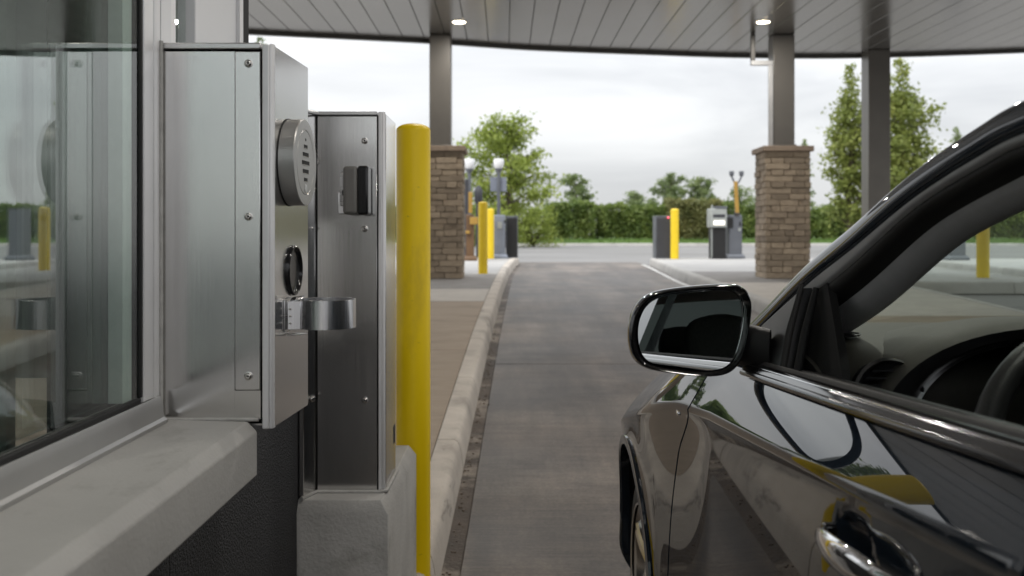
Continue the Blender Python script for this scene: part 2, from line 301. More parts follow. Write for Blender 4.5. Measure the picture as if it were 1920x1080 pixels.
# gritty transverse brush marks on the lane concrete
def brushed(m):
    N, L = nt(m); b = N['Principled BSDF']
    g = N.new('ShaderNodeNewGeometry'); mp = N.new('ShaderNodeMapping'); mp.inputs['Scale'].default_value = (1.6, 42, 1); L.new(g.outputs['Position'], mp.inputs['Vector'])
    n = N.new('ShaderNodeTexNoise'); n.inputs['Scale'].default_value = 1; n.inputs['Detail'].default_value = 6; n.inputs['Roughness'].default_value = .7; L.new(mp.outputs[0], n.inputs['Vector'])
    old = b.inputs['Base Color'].links[0].from_socket
    r = N.new('ShaderNodeMapRange'); r.inputs['From Min'].default_value = .25; r.inputs['From Max'].default_value = .75; r.inputs['To Min'].default_value = .52; r.inputs['To Max'].default_value = 1.42; L.new(n.outputs['Fac'], r.inputs['Value'])
    mm = N.new('ShaderNodeMix'); mm.data_type = 'RGBA'; mm.blend_type = 'MULTIPLY'; mm.inputs['Factor'].default_value = 1; L.new(old, mm.inputs['A']); L.new(r.outputs[0], mm.inputs['B'])
    # pale worn patches
    n2 = N.new('ShaderNodeTexNoise'); n2.inputs['Scale'].default_value = .8; n2.inputs['Detail'].default_value = 7; n2.inputs['Roughness'].default_value = .7
    mp2 = N.new('ShaderNodeMapping'); mp2.inputs['Scale'].default_value = (.7, 1.7, 1); L.new(g.outputs['Position'], mp2.inputs['Vector']); L.new(mp2.outputs[0], n2.inputs['Vector'])
    r2 = N.new('ShaderNodeMapRange'); r2.inputs['From Min'].default_value = .50; r2.inputs['From Max'].default_value = .68; r2.inputs['To Max'].default_value = .7; L.new(n2.outputs['Fac'], r2.inputs['Value'])
    m2 = N.new('ShaderNodeMix'); m2.data_type = 'RGBA'; L.new(r2.outputs[0], m2.inputs['Factor']); L.new(mm.outputs['Result'], m2.inputs['A']); m2.inputs['B'].default_value = (.185, .158, .131, 1)
    n4 = N.new('ShaderNodeTexNoise'); n4.inputs['Scale'].default_value = 1.0; n4.inputs['Detail'].default_value = 6; n4.inputs['Roughness'].default_value = .62
    mp4 = N.new('ShaderNodeMapping'); mp4.inputs['Scale'].default_value = (2.6, .32, 1); mp4.inputs['Location'].default_value = (3.1, .4, 0); L.new(g.outputs['Position'], mp4.inputs['Vector']); L.new(mp4.outputs[0], n4.inputs['Vector'])
    r4 = N.new('ShaderNodeMapRange'); r4.inputs['From Min'].default_value = .36; r4.inputs['From Max'].default_value = .62; r4.inputs['To Min'].default_value = .55; r4.inputs['To Max'].default_value = 1.28; L.new(n4.outputs['Fac'], r4.inputs['Value'])
    m4 = N.new('ShaderNodeMix'); m4.data_type = 'RGBA'; m4.blend_type = 'MULTIPLY'; m4.inputs['Factor'].default_value = 1; L.new(m2.outputs['Result'], m4.inputs['A']); L.new(r4.outputs[0], m4.inputs['B'])
    # small drips and spots
    v = N.new('ShaderNodeTexVoronoi'); v.inputs['Scale'].default_value = 2.6; v.inputs['Randomness'].default_value = 1; L.new(g.outputs['Position'], v.inputs['Vector'])
    r5 = N.new('ShaderNodeMapRange'); r5.inputs['From Min'].default_value = .03; r5.inputs['From Max'].default_value = .075; r5.inputs['To Min'].default_value = .55; r5.inputs['To Max'].default_value = 1; L.new(v.outputs['Distance'], r5.inputs['Value'])
    m5 = N.new('ShaderNodeMix'); m5.data_type = 'RGBA'; m5.blend_type = 'MULTIPLY'; m5.inputs['Factor'].default_value = 1; L.new(m4.outputs['Result'], m5.inputs['A']); L.new(r5.outputs[0], m5.inputs['B'])
    L.new(m5.outputs['Result'], b.inputs['Base Color'])
    gn = N.new('ShaderNodeTexNoise'); gn.inputs['Scale'].default_value = 70; gn.inputs['Detail'].default_value = 3; L.new(g.outputs['Position'], gn.inputs['Vector'])
    r6 = N.new('ShaderNodeMapRange'); r6.inputs['From Min'].default_value = .3; r6.inputs['From Max'].default_value = .7; r6.inputs['To Min'].default_value = .72; r6.inputs['To Max'].default_value = 1.28; L.new(gn.outputs['Fac'], r6.inputs['Value'])
    m6 = N.new('ShaderNodeMix'); m6.data_type = 'RGBA'; m6.blend_type = 'MULTIPLY'; m6.inputs['Factor'].default_value = 1; L.new(m5.outputs['Result'], m6.inputs['A']); L.new(r6.outputs[0], m6.inputs['B']); L.new(m6.outputs['Result'], b.inputs['Base Color'])
    bp = N.new('ShaderNodeBump'); bp.inputs['Strength'].default_value = .35; bp.inputs['Distance'].default_value = .004; L.new(n.outputs['Fac'], bp.inputs['Height']); L.new(bp.outputs[0], b.inputs['Normal'])
brushed(M['slab'])
def scuffs(m, col, lo=.62, hi=.66, sc=(16, 16, 60)):
    N, L = nt(m); b = N['Principled BSDF']; g = N.new('ShaderNodeNewGeometry'); mp = N.new('ShaderNodeMapping'); mp.inputs['Scale'].default_value = sc; L.new(g.outputs['Position'], mp.inputs['Vector'])
    n = N.new('ShaderNodeTexNoise'); n.inputs['Scale'].default_value = 1; n.inputs['Detail'].default_value = 5; n.inputs['Roughness'].default_value = .7; L.new(mp.outputs[0], n.inputs['Vector'])
    r = N.new('ShaderNodeMapRange'); r.inputs['From Min'].default_value = lo; r.inputs['From Max'].default_value = hi; r.inputs['To Max'].default_value = .55; L.new(n.outputs['Fac'], r.inputs['Value'])
    old = b.inputs['Base Color'].links[0].from_socket; x = N.new('ShaderNodeMix'); x.data_type = 'RGBA'; L.new(r.outputs[0], x.inputs['Factor']); L.new(old, x.inputs['A']); x.inputs['B'].default_value = (*col, 1); L.new(x.outputs['Result'], b.inputs['Base Color'])
scuffs(M['yellow'], (.33, .24, .03), .66, .72, (30, 30, 90)); scuffs(M['kerb'], (.10, .085, .075), .62, .70, (5, 2, 9)); scuffs(M['plinth'], (.20, .19, .175), .62, .72, (14, 14, 14)); scuffs(M['sill'], (.27, .262, .248), .60, .72, (9, 5, 9))

# ------------------------------------------------------------------ ground, lane, kerbs, islands
ys = sorted(set([-60, -30, -15, -8] + [i*1.0 for i in range(-6, 31)] + [35, 40, 45, 50, 55, 56.2, 57, 58, 60, 70, 90, 130, 200, 400, 900]))
def zground(y): return zr(y)-.03*(1-ss(22.5, 24, y))-.05*ss(55, 55.2, y)
tag(MB().grid([[(x, y, zground(y)) for x in (-700, -120, -40, -12, -4, 0, 4, 12, 40, 120, 700)] for y in ys]).build('ground', M['asphalt'], smooth=60), kind='structure')

tag(MB().grid([[(x, y, zground(y)+.012) for x in (-60, -12, 0, 12, 60)] for y in (-58, -30, -15, -6.02)]).build('rear_reflection_sheet', pmat('reflection_dark_asphalt', (.042, .042, .043), (.03, .03, .031), scale=.5, rough=.85, bump=.3, bscale=40)), kind='structure')  # unseen dark sheet behind the camera, added to darken the steel kiosks' reflections
def kl(y):   # left kerb front edge
    return .01178*y-.3135 + .07*ss(15.5, 20.6, y)
krf = pchip([-8, 8, 11, 13, 17, 20.4], [2.55, 2.52, 2.5, 2.47, 2.58, 2.72])
def strip_rows(fx0, fx1, y0, y1, zoff, th, n=None):
    n = n or max(2, int((y1-y0)/.4)+1); P = []
    for i in range(n):
        y = y0+(y1-y0)*i/(n-1); a, b = fx0(y), fx1(y); z = zr(y)+zoff
        P.append([(a, y, z-th), (a, y, z), (b, y, z), (b, y, z-th)])
    return P
def strip(fx0, fx1, y0, y1, zoff, th):
    P = strip_rows(fx0, fx1, y0, y1, zoff, th); b = MB().grid(P, close_u=True); n = len(P)
    b.f.append((0, 1, 2, 3)); b.f.append(tuple((n-1)*4+k for k in (3, 2, 1, 0))); return b
road = thing('lane', None, None, (0, 0, 0)); tag(road, kind='structure')
joints = [-6, .6, 7.3, 13.5, 18.2, 22.3]
for a, b in zip(joints[:-1], joints[1:]):
    strip(lambda y: kl(y)+.070, lambda y: krf(y)-.02 if y < 20.4 else 2.7, a+.005, b-.005, 0, .028).build('road_slab', M['slab'], road, bevel=.003, seg=1)
    strip(lambda y: kl(y)-.01, lambda y: kl(y)+.068, a+.004, b-.004, -.012, .016).build('gutter_slab', M['gutter'], road)
# debris lying in the gutter
b = MB()
for i in range(220):
    y = rng.uniform(2.4, 9); x = kl(y)+.005+abs(rng.normal(0, .026)); s = rng.uniform(.0015, .0055); z = zr(y)-.011
    if x > kl(y)+.066: z += .012
    a = rng.uniform(0, 6.28); Mx = Matrix.Translation((x, y, z)) @ Matrix.Rotation(a, 4, 'Z')
    b.box(-s, s, -s*.6, s*.6, 0, s*.7, Mx)
tag(b.build('gutter_grit', pmat('grit', (.16, .11, .075), (.05, .04, .03), scale=90, rough=.8)), 'brown grit and leaf crumbs lying along the gutter by the kerb', 'grit', kind='stuff')

def kerb_path(pts, name, mat, w=.13, left=True, step=1.4, h=KH, start=0):
    """kerb stones along a polyline of (x,y) front-edge points; the stone lies on the left (or right) hand side of the path"""
    P = [Vector(p) for p in pts]; root = thing(name, None, None, (0, 0, 0)); tag(root, kind='structure')
    # resample
    L = [0]
    for a, c in zip(P[:-1], P[1:]): L.append(L[-1]+(c-a).length)
    def at(s):
        s = min(max(s, 0), L[-1]); i = max(0, min(int(np.searchsorted(L, s)-1), len(P)-2)); t = (s-L[i])/max(L[i+1]-L[i], 1e-6)
        return P[i].lerp(P[i+1], t)
    s = -start
    while s < L[-1]-.05:
        a, e = max(s, 0)+.004, min(s+step, L[-1])-.004; s += step
        if e-a < .05: continue
        n = max(2, int((e-a)/.2)+1); rows = []
        for i in range(n):
            q = a+(e-a)*i/(n-1); p = at(q); t = (at(q+.05)-at(q-.05)).normalized(); nn = Vector((-t.y, t.x)) if left else Vector((t.y, -t.x))
            z = zr(p.y)
            prof = [(.0, -.02), (.012, h*.55), (.02, h-.026), (.030, h-.009), (.045, h), (w, h), (w, -.02)]
            rows.append([(p.x+nn.x*o, p.y+nn.y*o, z+dz) for o, dz in prof])
        m = MB().grid(rows, close_u=True); k = 7; m.f.append(tuple(range(k))); m.f.append(tuple((n-1)*k+i for i in range(k))[::-1])
        m.build('kerb_stone', mat, root, smooth=35, bevel=.004, seg=1)
    return root
lp = [(kl(y), y) for y in np.arange(-6, 20.3, .35)] + [(.03, 20.6), (.07, 21.1), (.05, 21.6), (-.1, 22.0), (-.5, 22.2), (-9, 22.2)]
kerb_path(lp, 'kerb_left', M['kerb'], left=True, step=1.4, start=.35)
walk = thing('pavement_left', None, None, (0, 0, 0)); tag(walk, kind='structure')
kb = lambda y: kl(y)-.134
for i, (a, c) in enumerate([(-6, -2), (-2, .8), (.8, 4.15), (4.15, 7.2), (7.2, 10.2)]):
    strip(lambda y: -2.0, kb, a+.003, c-.003, KH-.006, .1).build('paving_slab', M['walk_brown'], walk)
    strip(lambda y: -9.0, lambda y: -2.008, a+.003, c-.003, KH-.006, .1).build('paving_slab', M['walk_brown'], walk)
strip(lambda y: -9.0, kb, 10.203, 11.6, KH-.004, .1).build('paving_slab', M['walk_pale'], walk)
for x0, x1 in ((-9, -4), (-3.995, None)):
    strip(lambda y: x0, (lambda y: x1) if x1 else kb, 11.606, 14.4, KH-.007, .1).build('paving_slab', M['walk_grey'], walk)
for a, c in ((14.406, 17.4), (17.406, 19.9)):
    strip(lambda y: -9, kb, a, c, KH-.005, .1).build('paving_slab', M['walk_far'], walk)
MB().prism([(-9, 19.906), (-.14, 19.906), (-.09, 20.6), (-.07, 21.1), (-.1, 21.5), (-.25, 21.9), (-.5, 22.06), (-9, 22.06)], zr(21)+.02, zr(21)+KH-.004).build('paving_slab', M['walk_far'], walk)

rp_ = [(krf(y), y) for y in np.arange(-6, 20.3, .35)] + [(2.78, 20.8), (2.95, 21.15), (3.3, 21.35), (4.2, 21.35), (4.55, 21.1), (4.75, 20.6), (4.8, 20)] + [(4.8, y) for y in np.arange(19, -6, -1.0)]
kerb_path(rp_, 'kerb_right', M['kerb_light'], left=False, step=1.5)
isl = thing('island_right', None, None, (0, 0, 0)); tag(isl, kind='structure')
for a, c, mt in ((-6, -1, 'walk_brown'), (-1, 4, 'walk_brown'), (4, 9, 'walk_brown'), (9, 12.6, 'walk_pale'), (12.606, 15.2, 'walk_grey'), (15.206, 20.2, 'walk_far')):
    strip(lambda y: krf(y)+.133, lambda y: 4.667, a+.003, c-.003, KH-.006, .1).build('paving_slab', M[mt], isl)
MB().prism([(2.86, 20.204), (2.9, 20.7), (3.02, 21.03), (3.3, 21.21), (4.2, 21.21), (4.45, 21.0), (4.62, 20.6), (4.66, 20.204)], zr(20.7)+.02, zr(20.7)+KH-.005).build('paving_slab', M['walk_far'], isl)
# white line at the foot of the right kerb
strip(lambda y: krf(y)-.15, lambda y: krf(y)-.085, 12.2, 20.6, .004, .006).build('edge_line', M['paint_white'], road)
# second island on the far right, seen through the windscreen
def isl2(name, x0, x1, y0, y1, mt='walk_far'):
    r = .35
    pts = [(x0, y0+r), (x0+.1, y0+.1), (x0+r, y0), (x1-r, y0), (x1-.1, y0+.1), (x1, y0+r), (x1, y1-r), (x1-.1, y1-.1), (x1-r, y1), (x0+r, y1), (x0+.1, y1-.1), (x0, y1-r), (x0, y0+r)]
    out = []
    for p, q in zip(pts[:-1], pts[1:]):
        n = max(1, int(math.hypot(q[0]-p[0], q[1]-p[1])/.5))
        out += [(p[0]+(q[0]-p[0])*k/n, p[1]+(q[1]-p[1])*k/n) for k in range(n)]
    k = kerb_path(out+[pts[0]], name, M['kerb_light'], left=True, step=1.5)
    strip(lambda y: x0+.135, lambda y: x1-.135, y0+.135, y1-.135, KH-.006, .1).build('paving_slab', M[mt], k)
isl2('island_far_right', 5.0, 7.0, 12.6, 20.5); isl2('island_outer_right', 8.0, 12.5, 13.8, 20.5)
# far kerb, lawn
kerb_path([(x, 55) for x in np.arange(-70, 71, 2.0)], 'kerb_far', M['kerb_light'], left=True, step=4, h=.15, w=.2)
zl = lambda y: zr(55)+.13+.22*ss(55.2, 58, y)
tag(MB().grid([[(x, y, zl(y)) for x in np.linspace(-90, 90, 31)] for y in (55.15, 56, 57, 58, 60, 64, 75, 110, 300)]).build('lawn', M['grass'], smooth=60), kind='structure')
vs = []; fs = []
for i in range(14000):
    x, y = rng.uniform(-16, 40), rng.uniform(55.25, 58.2); z = zl(y); h = rng.uniform(.04, .12); a = rng.uniform(0, 6.28); w = .025
    n = len(vs); vs += [(x-w*math.cos(a), y-w*math.sin(a), z), (x+w*math.cos(a), y+w*math.sin(a), z), (x+rng.normal(0, .03), y+rng.normal(0, .03), z+h)]; fs.append((n, n+1, n+2))
b = MB(); b.v = vs; b.f = fs
tag(b.build('grass', M['blade'], fix=False), 'short green grass on the verge in front of the hedge', 'grass', kind='stuff')

# ------------------------------------------------------------------ canopy
SOF = CAMZ+2.73
edge = pchip([-9, -3.55, -1.21, .24, 1.83, 3.47, 4.5, 7.42, 13], [11.6, 13.24, 13.85, 14.36, 14.69, 14.97, 15.02, 14.56, 12.4])
can = thing('canopy', 'grey metal canopy roof with curved front edge over the drive through lane', 'canopy', (2, 3, SOF))
YB = -2.6
x = -8.8; PW = .29
while x < 9.4:
    x1 = x+PW-.005
    f = lambda xx, y: xx-.012*(y-13)
    n = 3
    ya, yb = edge(x)-.05, edge(x1)-.05
    b = MB()
    vs = [(f(x, YB), YB, SOF), (f(x1, YB), YB, SOF), (x1, yb, SOF), (x, ya, SOF)]
    vs += [(p[0], p[1], SOF+.03) for p in vs]
    b.add(vs, [(0, 1, 2, 3), (7, 6, 5, 4), (0, 4, 5, 1), (1, 5, 6, 2), (2, 6, 7, 3), (3, 7, 4, 0)])
    b.build('soffit_panel', M['soffit'], can, bevel=.004, seg=1)
    x += PW
xs_ = np.linspace(-8.9, 9.5, 60)
roofp = [(float(q), edge(float(q))+.0) for q in xs_] + [(9.8, YB-.1), (-8.6, YB-.1)]
MB().prism(roofp, SOF+.034, SOF+.5).build('roof_light_block', M['fascia'], can)  # slab above the soffit, out of view, added to block light from above
rows = []
for q in xs_:
    e = edge(float(q)); rows.append([(q, e-.03, SOF-.045), (q, e+.05, SOF-.045), (q, e+.05, SOF+.55), (q, e-.03, SOF+.55)])
MB().grid(rows, close_u=True).build('fascia', M['fascia'], can, smooth=30)

LAMP = 16
def downlight(x, y, label):
    t = thing('downlight', label, 'light', (x, y, SOF), 'round downlights in the canopy soffit')
    MB().lathe([(.081, -.001), (.081, -.012), (.093, -.012), (.098, -.004), (.098, -.001)], 28, Matrix.Translation((x, y, SOF)), caps=False).build('trim_ring', M['whitepanel'], t, smooth=40)
    MB().lathe([(.0001, -.009), (.05, -.0085), (.080, -.006), (.080, -.0015), (.0001, -.0015)], 28, Matrix.Translation((x, y, SOF)), caps=False).build('lens', M['downlight'], t, smooth=40)
    ld = bpy.data.lights.new('downlight_lamp', 'AREA'); ld.shape = 'DISK'; ld.size = .15; ld.energy = LAMP; ld.color = (1, .955, .89)
    lo = bpy.data.objects.new('downlight_lamp', ld); COL.objects.link(lo); lo.parent = t; lo.location = (0, 0, -.014)
downlight(-.725, 12.65, 'lit round downlight in the soffit beside the left column')
downlight(3.137, 12.65, 'lit round downlight in the soffit near the right stone pier column')
for i, (x, y) in enumerate([(3.137, 8.85), (3.137, 5.05), (3.137, 1.25), (-.2, 5.05), (-.2, 8.85), (1.2, 1.25), (1.2, 5.05)]):
    downlight(x, y, ['lit round downlight in the soffit above the right island, nearest the right pier', 'lit round downlight in the soffit above the right island, second row from the pier', 'lit round downlight in the soffit above the right island, row over the car', 'lit round downlight in the soffit above the left kerb, nearer the kiosks', 'lit round downlight in the soffit above the left kerb, nearer the pier', 'lit round downlight in the soffit right over the car roof', 'lit round downlight in the soffit over the lane ahead of the car'][i])

def column(x, y, w, z0, label):
    t = thing('steel_column', label, 'column', (x, y, z0), 'steel columns carrying the canopy')
    MB().box(x-w/2, x+w/2, y-w/2, y+w/2, z0, SOF-.002).build('shaft', M['colpaint'], t, bevel=.012)
    MB().box(x-w/2-.02, x+w/2+.02, y-w/2-.02, y+w/2+.02, z0, z0+.03).build('base_plate', M['colpaint'], t, bevel=.006)
    return t
PZ = CAMZ+(443-273)*13.3/F
column(-1.03, 13.6, .29, PZ, 'grey square steel column standing on the left stone pier')
cr = column(3.62, 13.6, .29, PZ, 'grey square steel column standing on the right stone pier')
c3 = column((1642-968)*14.7/F, 14.7, .32, zr(14.7)+KH, 'tall grey steel column without a stone pier in front of the big tree')
def pier(x, y, w, label):
    z0 = zr(y)+KH-.01; t = thing('stone_pier', label, 'pier', (x, y, z0), 'stone piers under the canopy columns')
    MB().box(x-w/2+.02, x+w/2-.02, y-w/2+.02, y+w/2-.02, z0-.05, PZ-.07).build('core', M['mortar'], t)
    nc = 21; hc = (PZ-.075-z0)/nc
    for c in range(nc):
        za, zb = z0+c*hc+.0025, z0+(c+1)*hc-.0025
        for side in range(4):
            L0, L1 = (-w/2, w/2) if side % 2 == c % 2 else (-w/2+.075, w/2-.075)
            n = random.choice((2, 2, 3)); cuts = [L0]+sorted(L0+(L1-L0)*(k+random.uniform(-.25, .25))/n for k in range(1, n))+[L1]
            for a, e in zip(cuts[:-1], cuts[1:]):
                p = random.uniform(-.006, .012); d0, d1 = -w/2-p, -w/2+.07
                Mx = Matrix.Translation((x, y, 0)) @ Matrix.Rotation(side*math.pi/2, 4, 'Z')
                MB().box(a+.003, e-.003, d0, d1, za, zb, Mx).build('stone', M['stone'], t, bevel=.006, seg=1)
    MB().box(x-w/2-.04, x+w/2+.04, y-w/2-.04, y+w/2+.04, PZ-.075, PZ).build('cap', M['cap'], t, bevel=.01)
pier(-1.03, 13.63, .62, 'brown stone pier on the left pavement behind the yellow bollard')
pier(3.64, 13.63, .60, 'brown stone pier on the right island behind the car mirror')
# downspout on the right column
ds = thing('downspout', 'pale square downspout with elbow beside the right column', 'downspout', (3.43, 13.42, PZ))
p = W(1410, 104, 14.8); q = W(1410, 118, 14.8)
MB().box(3.40, 3.46, 13.40, 13.452, PZ+.002, CAMZ+(443-122)*13.42/F).build('pipe', M['pipe'], ds, bevel=.008)
zz = CAMZ+(443-118)*13.42/F
MB().box(3.16, 3.46, 13.395, 13.455, zz-.035, zz+.03).build('elbow', M['pipe'], ds, bevel=.008)
MB().box(3.16, 3.22, 13.40, 13.45, zz+.03, SOF-.003).build('drop', M['fascia'], ds, bevel=.006)

# ------------------------------------------------------------------ the teller building with its window
KTZ = CAMZ+(443-78)*1.6/F
GX = -.5665; WX = -.572; Y1 = 1.60; SZ = .953
bld = thing('drive_up_building', 'drive up window building with aluminium frame, green glass and concrete sill', 'building', (-1.5, 0, 0))
# walls round the room
MB().box(-3.6, -3.5, -2.4, 2.15, 0, SOF-.03).build('rear_wall', M['room'], bld)
MB().box(-3.5, WX, -2.4, -2.3, 0, SOF-.03).build('end_wall', M['room'], bld)
MB().box(-3.5, -.62, 2.085, 2.128, SZ, SOF-.03).build('end_wall', M['whitepanel'], bld)
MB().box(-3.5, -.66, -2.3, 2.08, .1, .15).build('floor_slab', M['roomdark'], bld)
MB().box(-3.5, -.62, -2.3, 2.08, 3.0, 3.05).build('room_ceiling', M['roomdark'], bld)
# dark base wall
MB().box(-.66, -.559, -2.4, 1.605, .0, SZ-.088).build('base_wall', M['darkwall'], bld)
MB().box(-.66, -.559, 1.608, 3.22, .0, .93).build('base_wall', M['darkwall'], bld)
# sill
b = MB(); prof = [(-.62, SZ-.087), (-.4157, SZ-.087), (-.4157, SZ-.016), (-.431, SZ), (-.62, SZ+.004)]
b.grid([[(px, y, pz) for px, pz in prof] for y in (-2.3, Y1-.002)], close_u=True); b.f.append((0, 1, 2, 3, 4)); b.f.append((9, 8, 7, 6, 5))
b.build('sill', M['sill'], bld, bevel=.003, seg=2)
# window frame : bottom rail, jamb, glass
z1 = SOF-.03; YG = 1.497; ZG = 1.004
b = MB(); prof = [(-.551, SZ+.003), (-.5515, SZ+.008), (-.5565, SZ+.012), (-.5600, SZ+.030), (-.5618, ZG-.010), (-.5635, ZG-.006), (-.60, ZG-.006), (-.60, SZ+.005)]
b.grid([[(px, y, pz) for px, pz in prof] for y in (-2.3, 1.5745)], close_u=True); n = len(prof); b.f.append(tuple(range(n))); b.f.append(tuple(range(n, 2*n))[::-1])
b.build('bottom_rail', M['satin'], bld, smooth=25)
MB().box(GX-.012, GX+.0035, -2.3, YG-.001, ZG-.0055, ZG+.003).build('gasket', M['rubber'], bld, bevel=.002)
MB().prism([(GX+.0045, YG+.006), (GX+.0045, 1.540), (GX-.001, 1.5515), (-.60, 1.5515), (-.60, YG+.006)], ZG-.005, z1).build('jamb', M['alu'], bld, bevel=.002)
MB().prism([(GX+.001, 1.553), (-.5635, 1.560), (-.5685, 1.578), (-.5715, 1.5985), (-.60, 1.5985), (-.60, 1.553)], SZ+.006, z1).build('jamb_return', M['alu'], bld, bevel=.002)
b = MB(); b.tube([(-.5695, 1.5945, SZ+.006), (-.5695, 1.5945, KTZ)], .0042, 8); b.build('sealant_bead', M['sealant'], bld, smooth=60)
MB().box(GX-.012, GX+.0035, YG-.004, YG+.0055, ZG+.003, z1).build('gasket', M['rubber'], bld, bevel=.002)
MB().box(GX-.0260, GX-.005, YG-.052, YG-.018, ZG+.003, z1).build('glass_spacer', M['spacer'], bld)
MB().box(GX-.0258, GX-.005, YG-.0175, YG-.004, ZG+.003, z1).build('spacer_seal', M['rubber'], bld)
MB().box(GX-.004, GX+.0, -2.25, YG-.004, ZG+.003, z1).build('glass_pane', M['glass'], bld)
MB().box(GX-.031, GX-.027, -2.25, YG-.004, ZG+.003, z1).build('glass_pane', M['glass'], bld)
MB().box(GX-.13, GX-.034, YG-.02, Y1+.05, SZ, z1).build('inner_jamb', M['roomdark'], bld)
# the narrow bays beyond the kiosk
def bay(px0, px1, mt, name, xo=0., z0=1.30):
    y0, y1 = WX*F/(px0-968), WX*F/(px1-968)
    MB().box(WX-.05, WX+xo, y0+.0008, y1-.0008, z0, SOF-.03).build(name, M[mt], bld, bevel=.002, seg=1)
bay(301, 322, 'whitepanel', 'corner_post', .0)
bay(322, 337, 'alu', 'mullion', -.006)
bay(337, 370, 'glass', 'side_glass', -.02)
bay(370, 447, 'whitepanel', 'wall_panel', -.004)
bay(447, 455, 'alu', 'mullion', .002)
bay(455, 467, 'blackgap', 'edge_seal', .0)
MB().box(-.66, -.574, Y1+.055, 2.12, SZ-.02, 1.299).build('wall_panel', M['steel'], bld)
# inside the room
t = thing('inner_partition', 'pale green partition panel standing inside the window', 'partition', (-1.35, 1.4, .15))
MB().box(-1.9, -.83, 1.62, 1.65, .15, 2.99).build('panel', M['roompanel'], t)
MB().box(-.98, -.93, 1.575, 1.618, .15, 2.99).build('post', M['alu'], t, bevel=.006)
t = thing('teller_counter', 'dark counter with metal edge inside the window', 'counter', (-1.1, .6, .15))
MB().box(-1.5, -.70, -.6, 1.25, .93, .965).build('top', M['alu'], t, bevel=.006)
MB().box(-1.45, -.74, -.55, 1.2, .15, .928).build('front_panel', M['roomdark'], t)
t = thing('deal_drawer', 'steel drawer box on the counter inside the window', 'drawer', (-.93, 1.0, .966))
MB().box(-1.08, -.80, .82, 1.16, .967, 1.02).build('box', M['steel'], t, bevel=.006)
MB().box(-1.06, -.82, .81, .819, .975, 1.06).build('front', M['cabpale'], t, bevel=.004)

# ------------------------------------------------------------------ kiosk with intercom (on the sill)
def screw(c, nrm, r, parent, mat='screw'):
    nrm = Vector(nrm).normalized(); Mx = Matrix.Translation(c) @ nrm.to_track_quat('Z', 'Y').to_matrix().to_4x4()
    s = MB().lathe([(.0, 0), (r*1.25, 0), (r*1.25, r*.18), (r*.98, r*.22), (r*.92, r*.5), (r*.7, r*.72), (r*.42, r*.78), (r*.36, r*.76), (r*.34, r*.35), (.0001, r*.35)], 20, Mx, caps=False).build('screw', M[mat], parent, smooth=35)
    MB().lathe([(.0001, r*.37), (r*.33, r*.37)], 6, Mx, caps=False).build('hex_socket', M['blackgap'], s)
    return s
k1 = thing('intercom_kiosk', 'tall brushed steel kiosk on the window sill with speaker disc and cup ring', 'kiosk', (-.48, 1.7, SZ))
KT = CAMZ+(443-80)*Y1/F
ztop = KT-.0142
S0 = Vector((-.3895, Y1+.004)); SD = Vector((.0509, 1)).normalized(); SN = Vector((SD.y, -SD.x))
def S(d, out=0, z=0):
    q = S0+SD*((d-S0.y)/SD.y)+SN*out; return Vector((q.x, q.y, z))
zlo = SZ-.0095
MB().prism([(-.565, Y1+.008), (-.40, Y1+.008), S(1.606, -.01)[:2], S(1.80, -.01)[:2], (-.565, 1.80)], SZ+.002, KT-.012).build('core', M['blackgap'], k1)
b = MB(); b.box(-.5705, -.4525, Y1, Y1+.006, SZ+.0035, ztop); b.box(-.4525, -.4110, Y1+.0002, Y1+.006, SZ+.0035, 1.0020)
b.build('front_panel', M['steel'], k1)
MB().box(-.4518, -.4110, Y1-.0012, Y1+.006, 1.0030, ztop).build('access_panel', M['steel'], k1, bevel=.0012)
MB().box(-.5705, -.4108, Y1-.002, 1.80, KT-.0105, KT).build('top_cap', M['steel_h'], k1, bevel=.002)
b = MB()
b.prism([(-.4080, Y1-.003), (-.3965, Y1-.003), (-.3965, Y1+.02), (-.4080, Y1+.02)], zlo-.003, KT-.003)
b.build('corner_trim', M['alu'], k1, bevel=.002)
MB().prism([(-.3963, Y1-.001), (-.3922, Y1+.001), (-.3900, Y1+.006), (-.3910, Y1+.018), (-.3963, Y1+.018)], zlo-.003, KT-.0015).build('corner_trim', M['alu'], k1, bevel=.001)
b = MB(); a, c, d, e = S(Y1+.007), S(1.811), S(1.811, -.006), S(Y1+.007, -.006)
b.prism([a[:2], c[:2], d[:2], e[:2]], zlo, KT-.005); b.build('side_panel', M['steel'], k1)
MB().prism([S(1.805, -.0065)[:2], S(1.811, -.0065)[:2], (-.56, 1.811), (-.56, 1.805)], zlo, KT-.006).build('rear_panel', M['steel'], k1)
MB().prism([(-.405, Y1+.02), S(Y1+.02, -.007)[:2], S(1.804, -.007)[:2], (-.405, 1.804)], KT-.009, KT-.006).build('top_plate', M['steel_h'], k1)
MB().prism([(-.565, Y1+.008), (-.40, Y1+.008), S(1.62, -.008)[:2], S(1.80, -.008)[:2], (-.565, 1.80)], zlo+.001, zlo+.004).build('bottom_plate', M['steel_h'], k1)
for py in (119, 406, 705):
    screw((-.4300, Y1-.0013, CAMZ+(443-py)*Y1/F), (0, -1, 0), .0056, k1)
for px0, py0 in ((.0, .0),):
    b = MB(); b.tube([(-.572, Y1-.0015, SZ+.0025), (-.414, Y1-.0015, SZ+.0025)], .0032, 8); b.build('sealant_bead', M['sealant'], k1, smooth=60)
